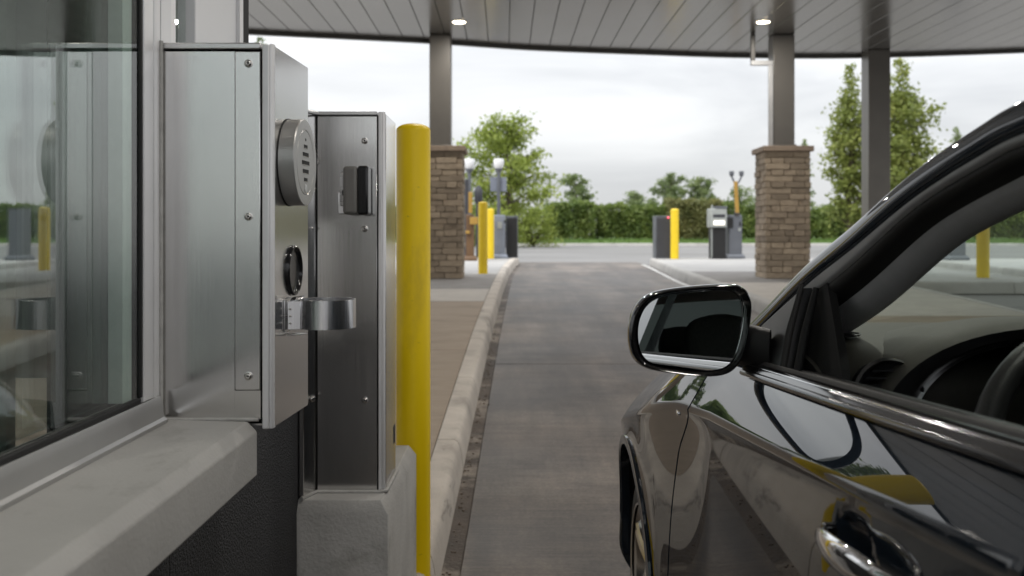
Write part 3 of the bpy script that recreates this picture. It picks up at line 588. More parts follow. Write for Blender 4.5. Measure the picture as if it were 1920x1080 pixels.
# speaker disc
nrm3 = Vector((SN.x, SN.y, 0))
def onside(d, z, out): return Matrix.Translation(S(d, out, z)) @ Matrix((( SD.x, 0, SN.x, 0), (SD.y, 0, SN.y, 0), (0, 1, 0, 0), (0, 0, 0, 1)))
SPZ = CAMZ+(443-305)*1.69/F; rS = .073
Mx = onside(1.69, SPZ, 0)
spk = MB().lathe([(rS, .0), (rS, .026), (rS-.0012, .0278), (rS-.003, .028), (.0555, .028), (.0545, .0270), (.0535, .028), (.0001, .028)], 64, Mx, caps=False).build('speaker', M['greyplastic'], k1, smooth=30)
spk.data.materials.clear(); spk.data.materials.append(M['satin'])
MB().lathe([(rS+.0012, .0001), (rS+.0012, .0015), (rS, .0015)], 64, Mx, caps=False).build('gasket', M['blackgap'], spk)
for zoff, wd, hh in ((.0385, .0055, .0042), (.027, .022, .0058), (.0135, .037, .0068), (-.0005, .047, .0068), (-.0150, .037, .0068), (-.0290, .022, .0058)):
    MB().box(-wd/2, wd/2, zoff-hh/2, zoff+hh/2, .0275, .0284, Mx).build('slot', M['blackgap'], spk)
    if wd > .01: MB().box(-wd/2, wd/2, zoff-hh/2-.0009, zoff-hh/2, .0275, .0291, Mx).build('slot_lip', M['screw'], spk)
MB().lathe([(.0072, .0279), (.0072, .0288), (.0060, .0290), (.0001, .0287)], 20, Mx @ Matrix.Translation((0, -.0445, 0)), caps=False).build('emblem', M['steel_h'], spk, smooth=40)
# black round pull recess
DZ = CAMZ+(443-507)*1.711/F; Mx = onside(1.711, DZ, 0)
dish = MB().lathe([(.0435, .0), (.0435, .004), (.0415, .0066), (.0395, .0066), (.0375, .0040), (.0365, .0012), (.0355, .0008), (.024, .0006), (.0001, .0005)], 48, Mx, caps=False).build('round_recess', M['blackgloss'], k1, smooth=50)
# cup ring and bracket
cy = 1.715; cx = S(cy).x+.0545; CZ = CAMZ+(443-560)*1.72/F+.0; ro = .0525
cup = MB().lathe([(ro, -.049), (ro, -.0005), (ro-.0005, 0), (ro-.0022, 0), (ro-.0027, -.0005), (ro-.0027, -.049), (ro, -.049)], 72, Matrix.Translation((cx, cy, CZ)), caps=False).build('cup_ring', M['ring'], k1, smooth=35)
b = MB(); b.prism([S(1.655, .0002)[:2], S(1.722, .0002)[:2], S(1.722, .0026)[:2], S(1.655, .0026)[:2]], CZ-.052, CZ+.002); b.build('bracket_plate', M['steel_h'], cup, bevel=.0008)
b = MB(); b.prism([S(1.668, .0028)[:2], S(1.671, .0028)[:2], S(1.676, .0235)[:2], S(1.673, .0240)[:2]], CZ-.049, CZ-.001); b.build('bracket_arm', M['ring'], cup, bevel=.0008)
a0, a1, a2 = S(1.672, .003), S(1.70, .003), S(1.690, .026)
MB().add([(a0.x, a0.y, CZ-.001), (a1.x, a1.y, CZ+.004), (a2.x, a2.y, CZ+.0075), (a0.x+.016, a0.y, CZ+.001)] + [(a0.x, a0.y, CZ-.0025), (a1.x, a1.y, CZ+.0025), (a2.x, a2.y, CZ+.006), (a0.x+.016, a0.y, CZ-.0005)], [(0, 1, 2, 3), (7, 6, 5, 4), (0, 4, 5, 1), (1, 5, 6, 2), (2, 6, 7, 3), (3, 7, 4, 0)]).build('bracket_tab', M['ring'], cup)
MB().prism([S(1.66, .003)[:2], S(1.70, .003)[:2], S(1.695, .030)[:2], S(1.665, .018)[:2]], CZ-.0585, CZ-.0565).build('bracket_foot', M['steel_h'], cup, bevel=.0005)
for zo in (-.014, -.026, -.038):
    screw((S(1.6718, .0075).x, S(1.6695, .0075).y-.0012, CZ+zo), (.0, -1, 0), .0018, cup)

# ------------------------------------------------------------------ second kiosk on its concrete base
YK = 2.62; KB = CAMZ-(922-443)*YK/F; KT2 = CAMZ+(443-209)*YK/F
k2 = thing('card_kiosk', 'narrow brushed steel kiosk with card reader standing on a concrete base', 'kiosk', (-.44, 2.75, KB))
xa, xb = (595-968)*YK/F, (707-968)*YK/F
MB().prism([(xa, YK+.006), (-.352, YK+.006), (-.352, 2.845), (-.55, 2.845), (-.55, 2.58), (-.545, 2.57)], KB+.002, KT2-.012).build('core', M['blackgap'], k2)
MB().box(xa, xb, YK, YK+.0055, KB+.004, KT2-.0125).build('front_panel', M['steel'], k2, bevel=.001, seg=1)
MB().prism([(xa-.0012, YK+.004), (-.5445, 2.55), (-.556, 2.55), (-.556, 2.60), (xa-.0012, YK+.0085)], KB+.004, KT2-.010).build('side_flank', M['steel'], k2, bevel=.001, seg=1)
MB().prism([(xb, YK-.0015), (xb, YK+.12), (-.56, 2.84), (-.56, 2.548), (-.5435, 2.548), (xa+.002, YK-.0015)], KT2-.010, KT2).build('top_cap', M['steel_h'], k2, bevel=.002)
MB().box(xb+.0035, -.3525, YK-.002, YK+.02, KB+.002, KT2-.001).build('corner_trim', M['alu'], k2, bevel=.002)
MB().prism([(-.352, YK-.0015), (-.3475, YK+.0005), (-.3455, YK+.006), (-.347, YK+.02), (-.352, YK+.02)], KB+.002, KT2-.0005).build('corner_trim', M['alu'], k2, bevel=.001)
MB().box(-.3505, -.3455, YK+.021, 2.85, KB+.003, KT2-.005).build('side_panel', M['steel'], k2, bevel=.001)
MB().box(-.555, -.351, 2.846, 2.85, KB+.003, KT2-.005).build('rear_panel', M['steel'], k2)
MB().box(xb+.004, -.351, YK+.021, 2.845, KT2-.008, KT2-.004).build('top_plate', M['steel_h'], k2)
for py in (264, 429, 750): screw(((684-968)*YK/F, YK-.0002, CAMZ+(443-py)*YK/F), (0, -1, 0), .0072, k2)
screw((-.5305, 2.588, CAMZ+(443-748)*2.585/F), (.83, -.55, 0), .0085, k2)
screw((-.5305, 2.588, CAMZ+(443-300)*2.585/F), (.83, -.55, 0), .006, k2)
screw((-.5305, 2.588, CAMZ+(443-428)*2.585/F), (.83, -.55, 0), .004, k2)
MB().box(-.3456, -.3448, 2.80, 2.835, CAMZ-.585, CAMZ-.535).build('keyhole_plate', M['blackgap'], k2)
b = MB(); b.tube([(-.549, 2.543, KB+.001), (xa, YK-.004, KB+.001), (-.353, YK-.004, KB+.001), (-.342, YK+.004, KB+.001), (-.342, 2.85, KB+.001)], .0055, 8); b.build('sealant_bead', M['sealant'], k2, smooth=60)
# card reader
Yr = 2.55; z0, z1 = CAMZ+(443-402)*Yr/F, CAMZ+(443-311)*Yr/F
rd = MB().box(-.4450, -.4075, Yr, YK-.012, z0, z1).build('card_reader', M['greyplastic'], k2, bevel=.009, seg=4)
MB().box(-.4072, -.3800, Yr+.001, YK-.012, z0-.001, z1+.001).build('reader_face', M['blackgloss'], rd, bevel=.006, seg=3)
MB().box(-.462, -.40, YK-.0125, YK-.0003, z0+.022, z1-.012).build('reader_mount', M['steel_h'], rd, bevel=.004)
MB().box(-.468, -.44, YK-.010, YK-.0003, z0+.002, z0+.060).build('reader_bracket', M['chrome'], rd, bevel=.002)
MB().box(-.452, -.4455, Yr+.03, Yr+.046, z0+.050, z0+.064).build('reader_lock', M['blackplastic'], rd, bevel=.002)

pl = MB(); cz = .036
def ring_at(inset, z): return [(-.5452+inset*0, 2.525+inset, z), (-.3250-inset, 2.525+inset, z), (-.3250-inset, 3.235-inset, z), (-.60, 3.235-inset, z), (-.60, 2.56+inset, z)]
pl.grid([ring_at(0, .1), ring_at(0, KB-cz), ring_at(.022, KB-.002)], close_u=True); pl.f.append((0, 1, 2, 3, 4)); pl.f.append((14, 13, 12, 11, 10))
tag(pl.build('concrete_base', M['plinth'], bevel=.0015, seg=1), 'pale cast concrete base block with chamfered top under the card kiosk', 'base block')

# ------------------------------------------------------------------ bollards
def bollard(x, y, r, h, label, mat='yellow_far', z0=None, group='yellow steel bollards'):
    z0 = zr(y)+KH-.012 if z0 is None else z0
    prof = [(r, 0), (r, h-r*.42)] + [(r*math.cos(a)**.8 if a < 1.56 else .0001, h-r*.42+r*.42*math.sin(a)) for a in np.linspace(.15, math.pi/2, 8)]
    o = MB().lathe(prof, 40, Matrix.Translation((0, 0, 0))).build('bollard', M[mat], smooth=40)
    o.location = (x, y, z0); ORG[o.name] = Vector((x, y, z0)); tag(o, label, 'bollard', group); return o
bollard((775-968)*3.31/F, 3.31, .0567, CAMZ+(443-232)*3.31/F-.105, 'large yellow bollard right behind the card kiosk', 'yellow', .105)
def bh(y, top): return CAMZ+(443-top)*y/F-(zr(y)+KH-.012)
bollard((905.5-968)*14.6/F, 14.6, .068, bh(14.6, 378), 'front yellow bollard of the two by the left stone pier')
bollard((920-968)*20.3/F, 20.3, .070, bh(20.3, 391), 'rear yellow bollard of the two, beside the blue grey cabinet')
bollard((1265-968)*20.3/F, 20.3, .083, bh(20.3, 391), 'yellow bollard at the tip of the right island beside the dark cabinet')
bollard((1843-968)*13.6/F, 13.6, .083, bh(13.6, 405), 'yellow bollard seen through the car windscreen')
bollard((1717-968)*15.6/F, 15.6, .083, 1.0, 'yellow bollard whose foot shows under the car windscreen pillar')

# ------------------------------------------------------------------ equipment on the left island
def zi(y): return zr(y)+KH-.006
def pedestal(name, label, cat, x, y, w, h, mat, dp=.26, base=True, group=None):
    z0 = zi(y); t = thing(name, label, cat, (x, y, z0), group)
    MB().box(x-w/2, x+w/2, y, y+dp, z0+.09, z0+h).build('body', M[mat], t, bevel=.02, seg=3)
    rows = []
    for s, z in ((.055, 0), (.055, .05), (.015, .10)): rows.append([(x-w/2-s, y-s, z0+z), (x+w/2+s, y-s, z0+z), (x+w/2+s, y+dp+s, z0+z), (x-w/2-s, y+dp+s, z0+z)])
    b = MB().grid(rows, close_u=True); b.f += [(0, 1, 2, 3), (11, 10, 9, 8)]; b.build('base', M[mat], t, bevel=.008)
    return t
def cabinet(name, label, x0, x1, y, h, mat, edge_mat, dp=.3):
    z0 = zi(y); t = thing(name, label, 'cabinet', ((x0+x1)/2, y, z0))
    MB().box(x0, x1, y, y+dp, z0, z0+h-.03).build('body', M[edge_mat], t, bevel=.01)
    MB().box(x0+.02, x1-.015, y-.006, y+.0, z0+.03, z0+h-.045).build('door_panel', M[mat], t, bevel=.003)
    MB().box(x0-.008, x1+.008, y-.008, y+dp+.008, z0+h-.0295, z0+h).build('lid', M[edge_mat], t, bevel=.008)
    return t
X = lambda px, d: (px-968)*d/F
def H(py, d): return CAMZ+(443-py)*d/F-zi(d)
t = pedestal('barrier_cabinet', 'blue grey barrier cabinet on flared base at the left island tip', 'cabinet', X(936.5, 20.6), 20.6, .235, H(403, 20.6), 'cabblue')
MB().box(X(933, 20.6), X(941, 20.6), 20.585, 20.598, zi(20.6)+.62, zi(20.6)+.76).build('label_plate', M['cabpale'], t, bevel=.004)
MB().box(X(945, 20.6), X(948, 20.6), 20.585, 20.598, zi(20.6)+.74, zi(20.6)+.80).build('lock', M['cabblack'], t, bevel=.004)
cabinet('control_cabinet', 'black cabinet with pale edges at the left island tip', X(948.5, 20.9), X(971, 20.9), 20.9, H(405, 20.9), 'cabblack', 'cabgrey')
def lamp_post(px, y, ytop, label, sign=None, hidden=False):
    z0 = zi(min(y, 21.5)) if y < 22 else zr(y); x = X(px, y); t = thing('lamp_post', label, 'lamp post', (x, y, z0), 'lamp posts with pale globes')
    zt = CAMZ+(443-ytop)*y/F
    MB().tube([(x, y, z0), (x, y, zt-.24)], .038, 12).build('pole', M['cabgrey'], t, smooth=40)
    MB().lathe([(.05, -.30), (.085, -.235), (.085, -.22), (.05, -.22)], 16, Matrix.Translation((x, y, zt))).build('collar', M['cabgrey'], t, smooth=40)
    MB().lathe([(.075, -.2195), (.11, -.17), (.115, -.05), (.10, -.01), (.0001, 0)], 20, Matrix.Translation((x, y, zt)), caps=False).build('globe', M['lampwhite'], t, smooth=50)
    if sign:
        a, c, d, e = sign
        s = MB().box(X(a, y), X(c, y), y+.042, y+.06, CAMZ+(443-e)*y/F, CAMZ+(443-d)*y/F).build('sign_plate', M['cabblue'], t, bevel=.006)
        MB().box(x-.05, x+.05, y+.0605, y+.075, CAMZ+(443-e)*y/F+.05, CAMZ+(443-d)*y/F-.05).build('bracket', M['cabgrey'], s)
    return t
lamp_post(935, 21.6, 297, 'lamp post with square blue grey sign plate behind the left cabinets', (919, 950, 332, 359))
lamp_post(880, 21.0, 297, 'lamp post with pale globe half hidden by the left stone pier')
t = pedestal('barrier_gate', 'brown barrier gate with raised orange arm beside the left stone pier', 'barrier gate', X(881, 19.2), 19.2, .15, H(402, 19.2), 'brownpost')
y = 19.15; x = X(882, y)
MB().box(X(878.5, y), X(885.5, y), y-.02, y+.02, zi(y)+.92, CAMZ+(443-360)*y/F).build('arm', M['orange'], t, bevel=.006)
MB().box(X(881, y), X(896, y), y-.03, y+.03, zi(y)+.70, zi(y)+.84).build('hub', M['orange'], t, bevel=.01)
MB().box(X(873, y), X(881, y), y-.02, y+.03, zi(y)+.52, zi(y)+.58).build('latch', M['orange'], t, bevel=.01)
t = thing('signal_post', 'dark signal head on a slim post behind the front left bollard', 'signal', (X(896, 21.2), 21.2, zi(21.2)))
y = 21.2; x = X(897, y)
MB().tube([(x, y, zi(y)), (x, y, CAMZ+(443-380)*y/F)], .05, 12).build('post', M['cabdark'], t, smooth=40)
MB().lathe([(.055, 0), (.085, .05), (.09, .27), (.05, .36), (.0001, .4)], 14, Matrix.Translation((x, y, CAMZ+(443-382)*y/F)), caps=False).build('head', M['cabdark'], t, smooth=40)
t = thing('utility_post', 'dark blue post between the left stone pier and the orange arm', 'post', (X(876, 20), 20, zi(20)))
MB().box(X(871, 20), X(879, 20), 20, 20.09, zi(20), CAMZ+(443-336)*20/F).build('shaft', M['cabdark'], t, bevel=.01)
MB().box(X(871, 20)-.03, X(879, 20)+.03, 19.97, 20.12, zi(20), zi(20)+.03).build('foot_plate', M['cabdark'], t)

# ------------------------------------------------------------------ equipment on the right island
t = cabinet('control_cabinet', 'dark grey cabinet with tiny red lamp beside the right island bollard', X(1229, 20.6), X(1259.5, 20.6), 20.6, H(405, 20.6), 'cabdark', 'cabgrey', dp=.42)
MB().lathe([(.016, 0), (.016, .012), (.0001, .018)], 14, Matrix.Translation((X(1253, 20.58), 20.588, zi(20.6)+H(408, 20.6))) @ Matrix.Rotation(R(90), 4, 'X'), caps=False).build('lamp', M['redlamp'], t, smooth=50)
y = 20.4; z0 = zi(y); x0, x1 = X(1331.5, y), X(1362, y); t = thing('ticket_machine', 'black ticket machine with pale head and lit screen', 'ticket machine', ((x0+x1)/2, y, z0))
MB().box(x0+.025, x1-.01, y, y+.3, z0, z0+H(427, y)).build('pedestal', M['cabblack'], t, bevel=.01)
MB().box(x0+.02, x0+.045, y-.01, y-.0005, z0+.02, z0+H(428, y)).build('edge_trim', M['cabpale'], t, bevel=.004)
hd = MB().box(x0-.01, x1, y-.06, y+.32, z0+H(426.5, y), z0+H(391, y)).build('head', M['cabpale'], t, bevel=.022, seg=3)
MB().box(x0+.06, x1-.05, y-.066, y-.0605, z0+H(421.5, y), z0+H(414, y)).build('screen', M['screen'], hd, bevel=.004)
MB().box(x0+.05, x1-.04, y-.0645, y-.0605, z0+H(408, y), z0+H(402, y)).build('card_slot', M['cabdark'], hd, bevel=.002)
MB().box(x0+.09, x1+.01, y-.07, y+.32, z0+H(390.8, y), z0+H(387, y)).build('hood', M['cabgrey'], t, bevel=.008)
MB().tube([(x0+.06, y+.1, z0+H(391, y)), (x0+.06, y+.1, z0+H(384, y))], .022, 10).build('beacon', M['cabpale'], t, smooth=40)
t = pedestal('barrier_gate', 'grey barrier gate on flared base with raised yellow arm beside the ticket machine', 'barrier gate', X(1379, 20.5), 20.5, .28, H(403, 20.5), 'cabgrey', dp=.3)
y = 20.5
MB().box(X(1363.5, y), X(1374, y), y-.03, y-.0005, zi(y)+H(427, y), zi(y)+H(408, y)).build('control_box', M['cabblack'], t, bevel=.006)
MB().box(X(1384, y), X(1389, y), y-.012, y-.0005, zi(y)+H(433, y), zi(y)+H(428, y)).build('lock', M['cabpale'], t, bevel=.003)
MB().box(X(1386, y), X(1389, y), y-.01, y-.0005, zi(y)+H(424, y), zi(y)+H(416, y)).build('vent', M['cabblack'], t, bevel=.002)
arm = MB(); P = [(X(1379, y), X(1386, y), 403), (X(1376, y), X(1382.5, y), 338)]
arm.add([(P[0][0], y-.02, zi(y)+H(403.5, y)), (P[0][1], y-.02, zi(y)+H(403.5, y)), (P[1][1], y-.02, zi(y)+H(340, y)), (P[1][0], y-.02, zi(y)+H(340, y)), (P[0][0], y+.03, zi(y)+H(403.5, y)), (P[0][1], y+.03, zi(y)+H(403.5, y)), (P[1][1], y+.03, zi(y)+H(340, y)), (P[1][0], y+.03, zi(y)+H(340, y))], [(0, 1, 2, 3), (7, 6, 5, 4), (0, 4, 5, 1), (1, 5, 6, 2), (2, 6, 7, 3), (3, 7, 4, 0)])
arm.build('arm', M['orange'], t, bevel=.006)
MB().box(X(1377, y), X(1387, y), y-.03, y+.05, zi(y)+H(403, y), zi(y)+H(399, y)).build('arm_clamp', M['cabdark'], t, bevel=.004)
y = 21.3; x = X(1381, y); t = thing('twin_lamp_post', 'dark lamp post with two small heads above the right barrier gate', 'lamp post', (x, y, zr(y)))
MB().tube([(x, y, zi(20.6)), (x, y, CAMZ+(443-343)*y/F)], .04, 12).build('pole', M['cabgrey'], t, smooth=40)
for sx in (-1, 1):
    hx = x+sx*.105; hz = CAMZ+(443-331)*y/F
    a = MB().tube([(x, y, CAMZ+(443-345)*y/F), (x+sx*.05, y, CAMZ+(443-341)*y/F), (hx-sx*.01, y, hz-.02), (hx, y, hz)], .02, 8).build('lamp_arm', M['cabgrey'], t, smooth=50)
    MB().lathe([(.025, 0), (.045, .02), (.055, .10), (.05, .115), (.0001, .12)], 14, Matrix.Translation((hx, y, hz)), caps=False).build('lamp_head', M['cabgrey'], t, smooth=40)
t = pedestal('barrier_cabinet', 'grey barrier cabinet on the outer island seen through the windscreen', 'cabinet', X(1797, 19.5), 19.5, .3, 1.0, 'cabgrey', dp=.3)
MB().box(X(1797, 19.5)-.155, X(1797, 19.5)+.155, 19.49, 19.81, zi(19.5)+1.002, zi(19.5)+1.02).build('lid', M['cabgrey'], t, bevel=.004)

# ------------------------------------------------------------------ plants
def leaves_mesh(P, size, name, mat, parent, flat=.0, shape=1.0):
    n = len(P); P = np.asarray(P, float)
    d = rng.normal(size=(n, 3)); d[:, 2] *= (1-flat); d /= np.linalg.norm(d, axis=1)[:, None]+1e-9
    e = rng.normal(size=(n, 3)); e -= (e*d).sum(1)[:, None]*d; e /= np.linalg.norm(e, axis=1)[:, None]+1e-9
    s = size*rng.uniform(.6, 1.35, n)[:, None]; o = np.array(org(parent))
    V = np.empty((n, 4, 3)); V[:, 0] = P-d*s; V[:, 1] = P+e*s*.5*shape; V[:, 2] = P+d*s; V[:, 3] = P-e*s*.5*shape
    V = (V.reshape(-1, 3)-o)
    me = bpy.data.meshes.new(name); me.vertices.add(n*4); me.vertices.foreach_set('co', V.ravel())
    me.loops.add(n*4); me.loops.foreach_set('vertex_index', np.arange(n*4)); me.polygons.add(n)
    me.polygons.foreach_set('loop_start', np.arange(n)*4); me.polygons.foreach_set('loop_total', np.full(n, 4)); me.update(); me.validate()
    o_ = link(name, me, mat, parent, o); o_['kind'] = 'stuff'; return o_
def tree(name, label, x, y, h, rad, mat, nl, leaf, kind='round', trunk_h=.25, z0=None, group=None, clump=.4, seed=1, nlimb=16):
    global rng
    rr = random.Random(seed); rng = np.random.default_rng(seed)
    z0 = zground(y) if z0 is None else z0
    t = thing(name, label, 'tree', (x, y, z0), group); tr = MB(); pts = []
    tops = [(x, y)]
    r0 = h*.022+.02
    th = .80 if kind == 'column' else .93
    tp = [Vector((x+.012*h*math.sin(k*1.3+seed)*(k > 0), y+.03*math.cos(k*2+seed), z0+h*th*k/8)) for k in range(9)]
    tr.tube(tp, [r0*(1-.85*k/8) for k in range(9)], 8)
    def env(u):   # crown radius by relative height
        if kind == 'cone': return rad*max(.06, (1-u)**.8)
        if kind == 'column': return rad*(math.sin(math.pi*min(1, u*.86+.12))**.65)*(1-.25*u)
        if kind == 'oval': return rad*(math.sin(math.pi*min(1, u*.88+.10))**.6)
        return rad*(math.sin(math.pi*min(1, max(0, u*.82+.16)))**.7)
    ends = []
    for k in range(nlimb):
        u = (k+.5)/nlimb; hh = trunk_h+(1-trunk_h)*u*.97; a = k*2.4+rr.uniform(-.5, .5); L = env(u)*rr.uniform(.72, 1.12)
        base = Vector((x, y, z0+h*hh*(.93 if kind != 'column' else .8)))
        rise = {'cone': .05, 'column': .9, 'round': .32, 'oval': .4}[kind]
        tip = base+Vector((math.cos(a)*L, math.sin(a)*L, L*rise+rr.uniform(-.1, .25)*L))
        if tip.z > z0+h: tip.z = z0+h
        mid = base.lerp(tip, .5)+Vector((0, 0, .08*L)); tr.tube([base, mid, tip], [r0*.38*(1-u*.6), r0*.22*(1-u*.6), r0*.06], 5)
        for q in range(max(3, int(7*L/rad)+2)):
            f = rr.uniform(.25, 1.05); c = base.lerp(tip, f)+Vector((rr.gauss(0, .13), rr.gauss(0, .13), rr.gauss(0, .09)))*L
            ends.append((c, clump*rr.uniform(.55, 1.15)))
            if rr.random() < .35: tr.tube([base.lerp(tip, f*.7), c], [r0*.1, r0*.04], 4)
    if kind in ('cone', 'column'):
        for q in range(10): ends.append((Vector((x+rr.gauss(0, .05)*rad, y+rr.gauss(0, .05)*rad, z0+h*(.72+.027*q))), clump*(1.05-.07*q)))
    tr.build('trunk', M['bark'], t, smooth=50)
    per = max(6, nl//len(ends)); A = []
    for c, s in ends:
        n_ = int(per*rr.uniform(.6, 1.4)); A.append(rng.normal(size=(n_, 3))*np.array([s, s, s*.6])*.55+np.array(c))
    A = np.vstack(A)
    leaves_mesh(A, leaf, 'crown', M[mat], t)
    return t
tree('maple_tree', 'broad light green tree left of the hedge behind the lamp post sign', X(952, 46), 46, 6.4, 2.15, 'leaf_bright', 9500, .10, 'round', .12, group='trees beyond the driveway', clump=.62, seed=3, nlimb=22)
def bush(name, label, x, y, w, h, mat, n, leaf, z0=None, seed=0, group=None, cat='shrub'):
    global rng
    rng = np.random.default_rng(seed); rr = random.Random(seed); z0 = zl(y) if y > 55 else zground(y)
    t = thing(name, label, cat, (x, y, z0), group); b = MB()
    for k in range(9):
        a = k*.7+rr.random(); b.tube([(x, y, z0), (x+math.cos(a)*w*.2, y+math.sin(a)*w*.2, z0+h*.4), (x+math.cos(a)*w*.38, y+math.sin(a)*w*.38, z0+h*.75)], [.035, .022, .008], 5)
    b.build('stems', M['bark'], t)
    A = []
    for k in range(26):
        a = rr.uniform(0, 6.28); q = rr.random()**.5; zz = rr.uniform(.12, .92); rr_ = math.sqrt(max(0, 1-(zz-.35)**2*1.9))
        c = np.array([x+math.cos(a)*w*.5*q*rr_, y+math.sin(a)*w*.5*q*rr_, z0+h*zz]); s = w*rr.uniform(.07, .14)
        A.append(rng.normal(size=(n//26, 3))*np.array([s, s, s*.75])+c)
    A = np.vstack(A); A[:, 2] = np.maximum(A[:, 2], z0+.02)
    leaves_mesh(A, leaf, 'foliage', M[mat], t); return t
bush('shrub', 'yellow green shrub under the broad tree, right of the black cabinet', X(1000, 50), 50, 2.3, 2.0, 'leaf_bright', 3400, .075, seed=5, group='shrubs by the left tree')
bush('shrub', 'yellow green shrub directly behind the left lamp post', X(948, 51), 51, 2.5, 2.3, 'leaf_bright', 3400, .075, seed=6, group='shrubs by the left tree')
bush('shrub', 'yellow green shrub hidden mostly behind the left bollards', X(895, 52), 52, 2.6, 2.2, 'leaf_mid', 3000, .075, seed=8, group='shrubs by the left tree')
def hedge(label, px0, px1, y, dp, pytop, mat, n, seed, leaf=.075, topmat=None):
    global rng
    rng = np.random.default_rng(seed); x0, x1 = X(px0, y), X(px1, y); z0 = zl(y); zt = CAMZ+(443-pytop)*y/F; h = zt-z0
    t = thing('hedge', label, 'hedge', ((x0+x1)/2, y, z0), 'clipped hedges beyond the driveway')
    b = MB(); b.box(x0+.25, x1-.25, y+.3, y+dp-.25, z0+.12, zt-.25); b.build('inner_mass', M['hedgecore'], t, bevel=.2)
    s = MB()
    for k in range(int((x1-x0)/.8)+1):
        xx = x0+.3+k*.8; s.tube([(xx, y+dp*.4, z0-.02), (xx+.05, y+dp*.45, z0+.4)], .03, 5)
    s.build('stems', M['bark'], t)
    A = []
    m = n
    u = rng.uniform(0, 1, m); v = rng.uniform(0, 1, m); sel = rng.uniform(0, 1, m)
    fx = x0+(x1-x0)*u
    bulge = .16*np.sin(fx*1.7+seed)+.11*np.sin(fx*4.1+2*seed)+.08*np.sin(fx*9.3)
    front = sel < .58; top = (sel >= .58) & (sel < .86)
    P = np.zeros((m, 3)); P[:, 0] = fx
    P[:, 1] = np.where(front, y+.12*np.sin(fx*3+v*5)+bulge*.6, y+dp*v); P[:, 2] = np.where(front, z0+.05+h*v, zt+bulge*.7-.05)
    side = sel >= .86; P[side, 0] = np.where(rng.uniform(0, 1, side.sum()) < .5, x0, x1); P[side, 1] = y+dp*v[side]; P[side, 2] = z0+.05+h*u[side]
    r_ = ((P[:, 2]-z0)/h); P[:, 1] += np.where(front, .25*np.clip(r_-.75, 0, 1)**1.3*2, 0)
    P += rng.normal(size=(m, 3))*np.array([.07, .11, .08])
    leaves_mesh(P, leaf, 'foliage', M[mat], t, shape=1.2); return t
hedge('dark clipped hedge between the light green shrubs and the hedge gap', 1024, 1113, 58, 1.8, 384, 'leaf_hedge', 9000, 2)
hedge('clipped hedge directly right of the first hedge in the middle of the view', 1114, 1255, 58.8, 1.8, 388, 'leaf_hedge', 12000, 4)
hedge('taller brownish hedge block behind the right bollard and dark cabinet', 1256, 1352, 57.9, 2.0, 378, 'leaf_hedgebrown', 9500, 5)
hedge('clipped hedge behind the ticket machine and right stone pier', 1353, 1500, 58.6, 1.8, 386, 'leaf_hedge', 12000, 6)
hedge('clipped hedge to the right of the right stone pier', 1501, 1640, 58.2, 1.8, 392, 'leaf_hedge', 11000, 7)
hedge('clipped hedge seen behind and through the car windscreen', 1641, 2300, 58.8, 1.8, 388, 'leaf_hedge', 32000, 9)
hedge('clipped hedge far left behind the kiosks', 500, 890, 58.6, 1.8, 390, 'leaf_hedge', 14000, 10)
def ptree(label, px, pytop, y, wpx, mat, nl, kind, seed, leaf=.12, trunk_h=.15, clump=.4, name='far_tree', nlimb=16, group='trees behind the hedge'):
    h = CAMZ+(443-pytop)*y/F-zl(y); return tree(name, label, X(px, y), y, h, wpx*y/F/2, mat, nl, leaf, kind, trunk_h, z0=zl(y)-.02, group=group, clump=clump, seed=seed, nlimb=nlimb)
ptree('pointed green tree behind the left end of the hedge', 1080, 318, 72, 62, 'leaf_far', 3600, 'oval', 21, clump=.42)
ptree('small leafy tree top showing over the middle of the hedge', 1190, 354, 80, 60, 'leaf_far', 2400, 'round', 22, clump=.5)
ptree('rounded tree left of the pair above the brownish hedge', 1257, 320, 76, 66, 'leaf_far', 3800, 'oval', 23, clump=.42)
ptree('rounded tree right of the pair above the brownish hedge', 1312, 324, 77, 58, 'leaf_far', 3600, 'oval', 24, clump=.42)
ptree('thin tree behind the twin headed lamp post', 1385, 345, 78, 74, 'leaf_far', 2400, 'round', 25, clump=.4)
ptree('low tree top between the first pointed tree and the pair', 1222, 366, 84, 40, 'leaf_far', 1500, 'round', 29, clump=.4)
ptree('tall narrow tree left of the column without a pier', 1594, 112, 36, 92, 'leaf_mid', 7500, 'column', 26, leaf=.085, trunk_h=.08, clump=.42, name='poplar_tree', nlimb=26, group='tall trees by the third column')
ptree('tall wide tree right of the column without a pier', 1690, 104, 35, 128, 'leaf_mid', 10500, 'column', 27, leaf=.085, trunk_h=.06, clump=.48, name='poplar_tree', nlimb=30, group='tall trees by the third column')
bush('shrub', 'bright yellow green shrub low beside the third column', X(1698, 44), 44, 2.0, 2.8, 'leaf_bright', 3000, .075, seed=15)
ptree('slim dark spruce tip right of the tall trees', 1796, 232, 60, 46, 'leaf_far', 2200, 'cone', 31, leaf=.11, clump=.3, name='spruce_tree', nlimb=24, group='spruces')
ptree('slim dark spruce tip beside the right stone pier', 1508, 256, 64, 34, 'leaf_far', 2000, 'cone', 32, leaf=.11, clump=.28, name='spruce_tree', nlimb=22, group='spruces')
ptree('tree whose tip shows just above the intercom kiosk', 486, 59, 44, 60, 'leaf_far', 4200, 'cone', 33, leaf=.11, clump=.35, name='spruce_tree', nlimb=26, group='spruces')

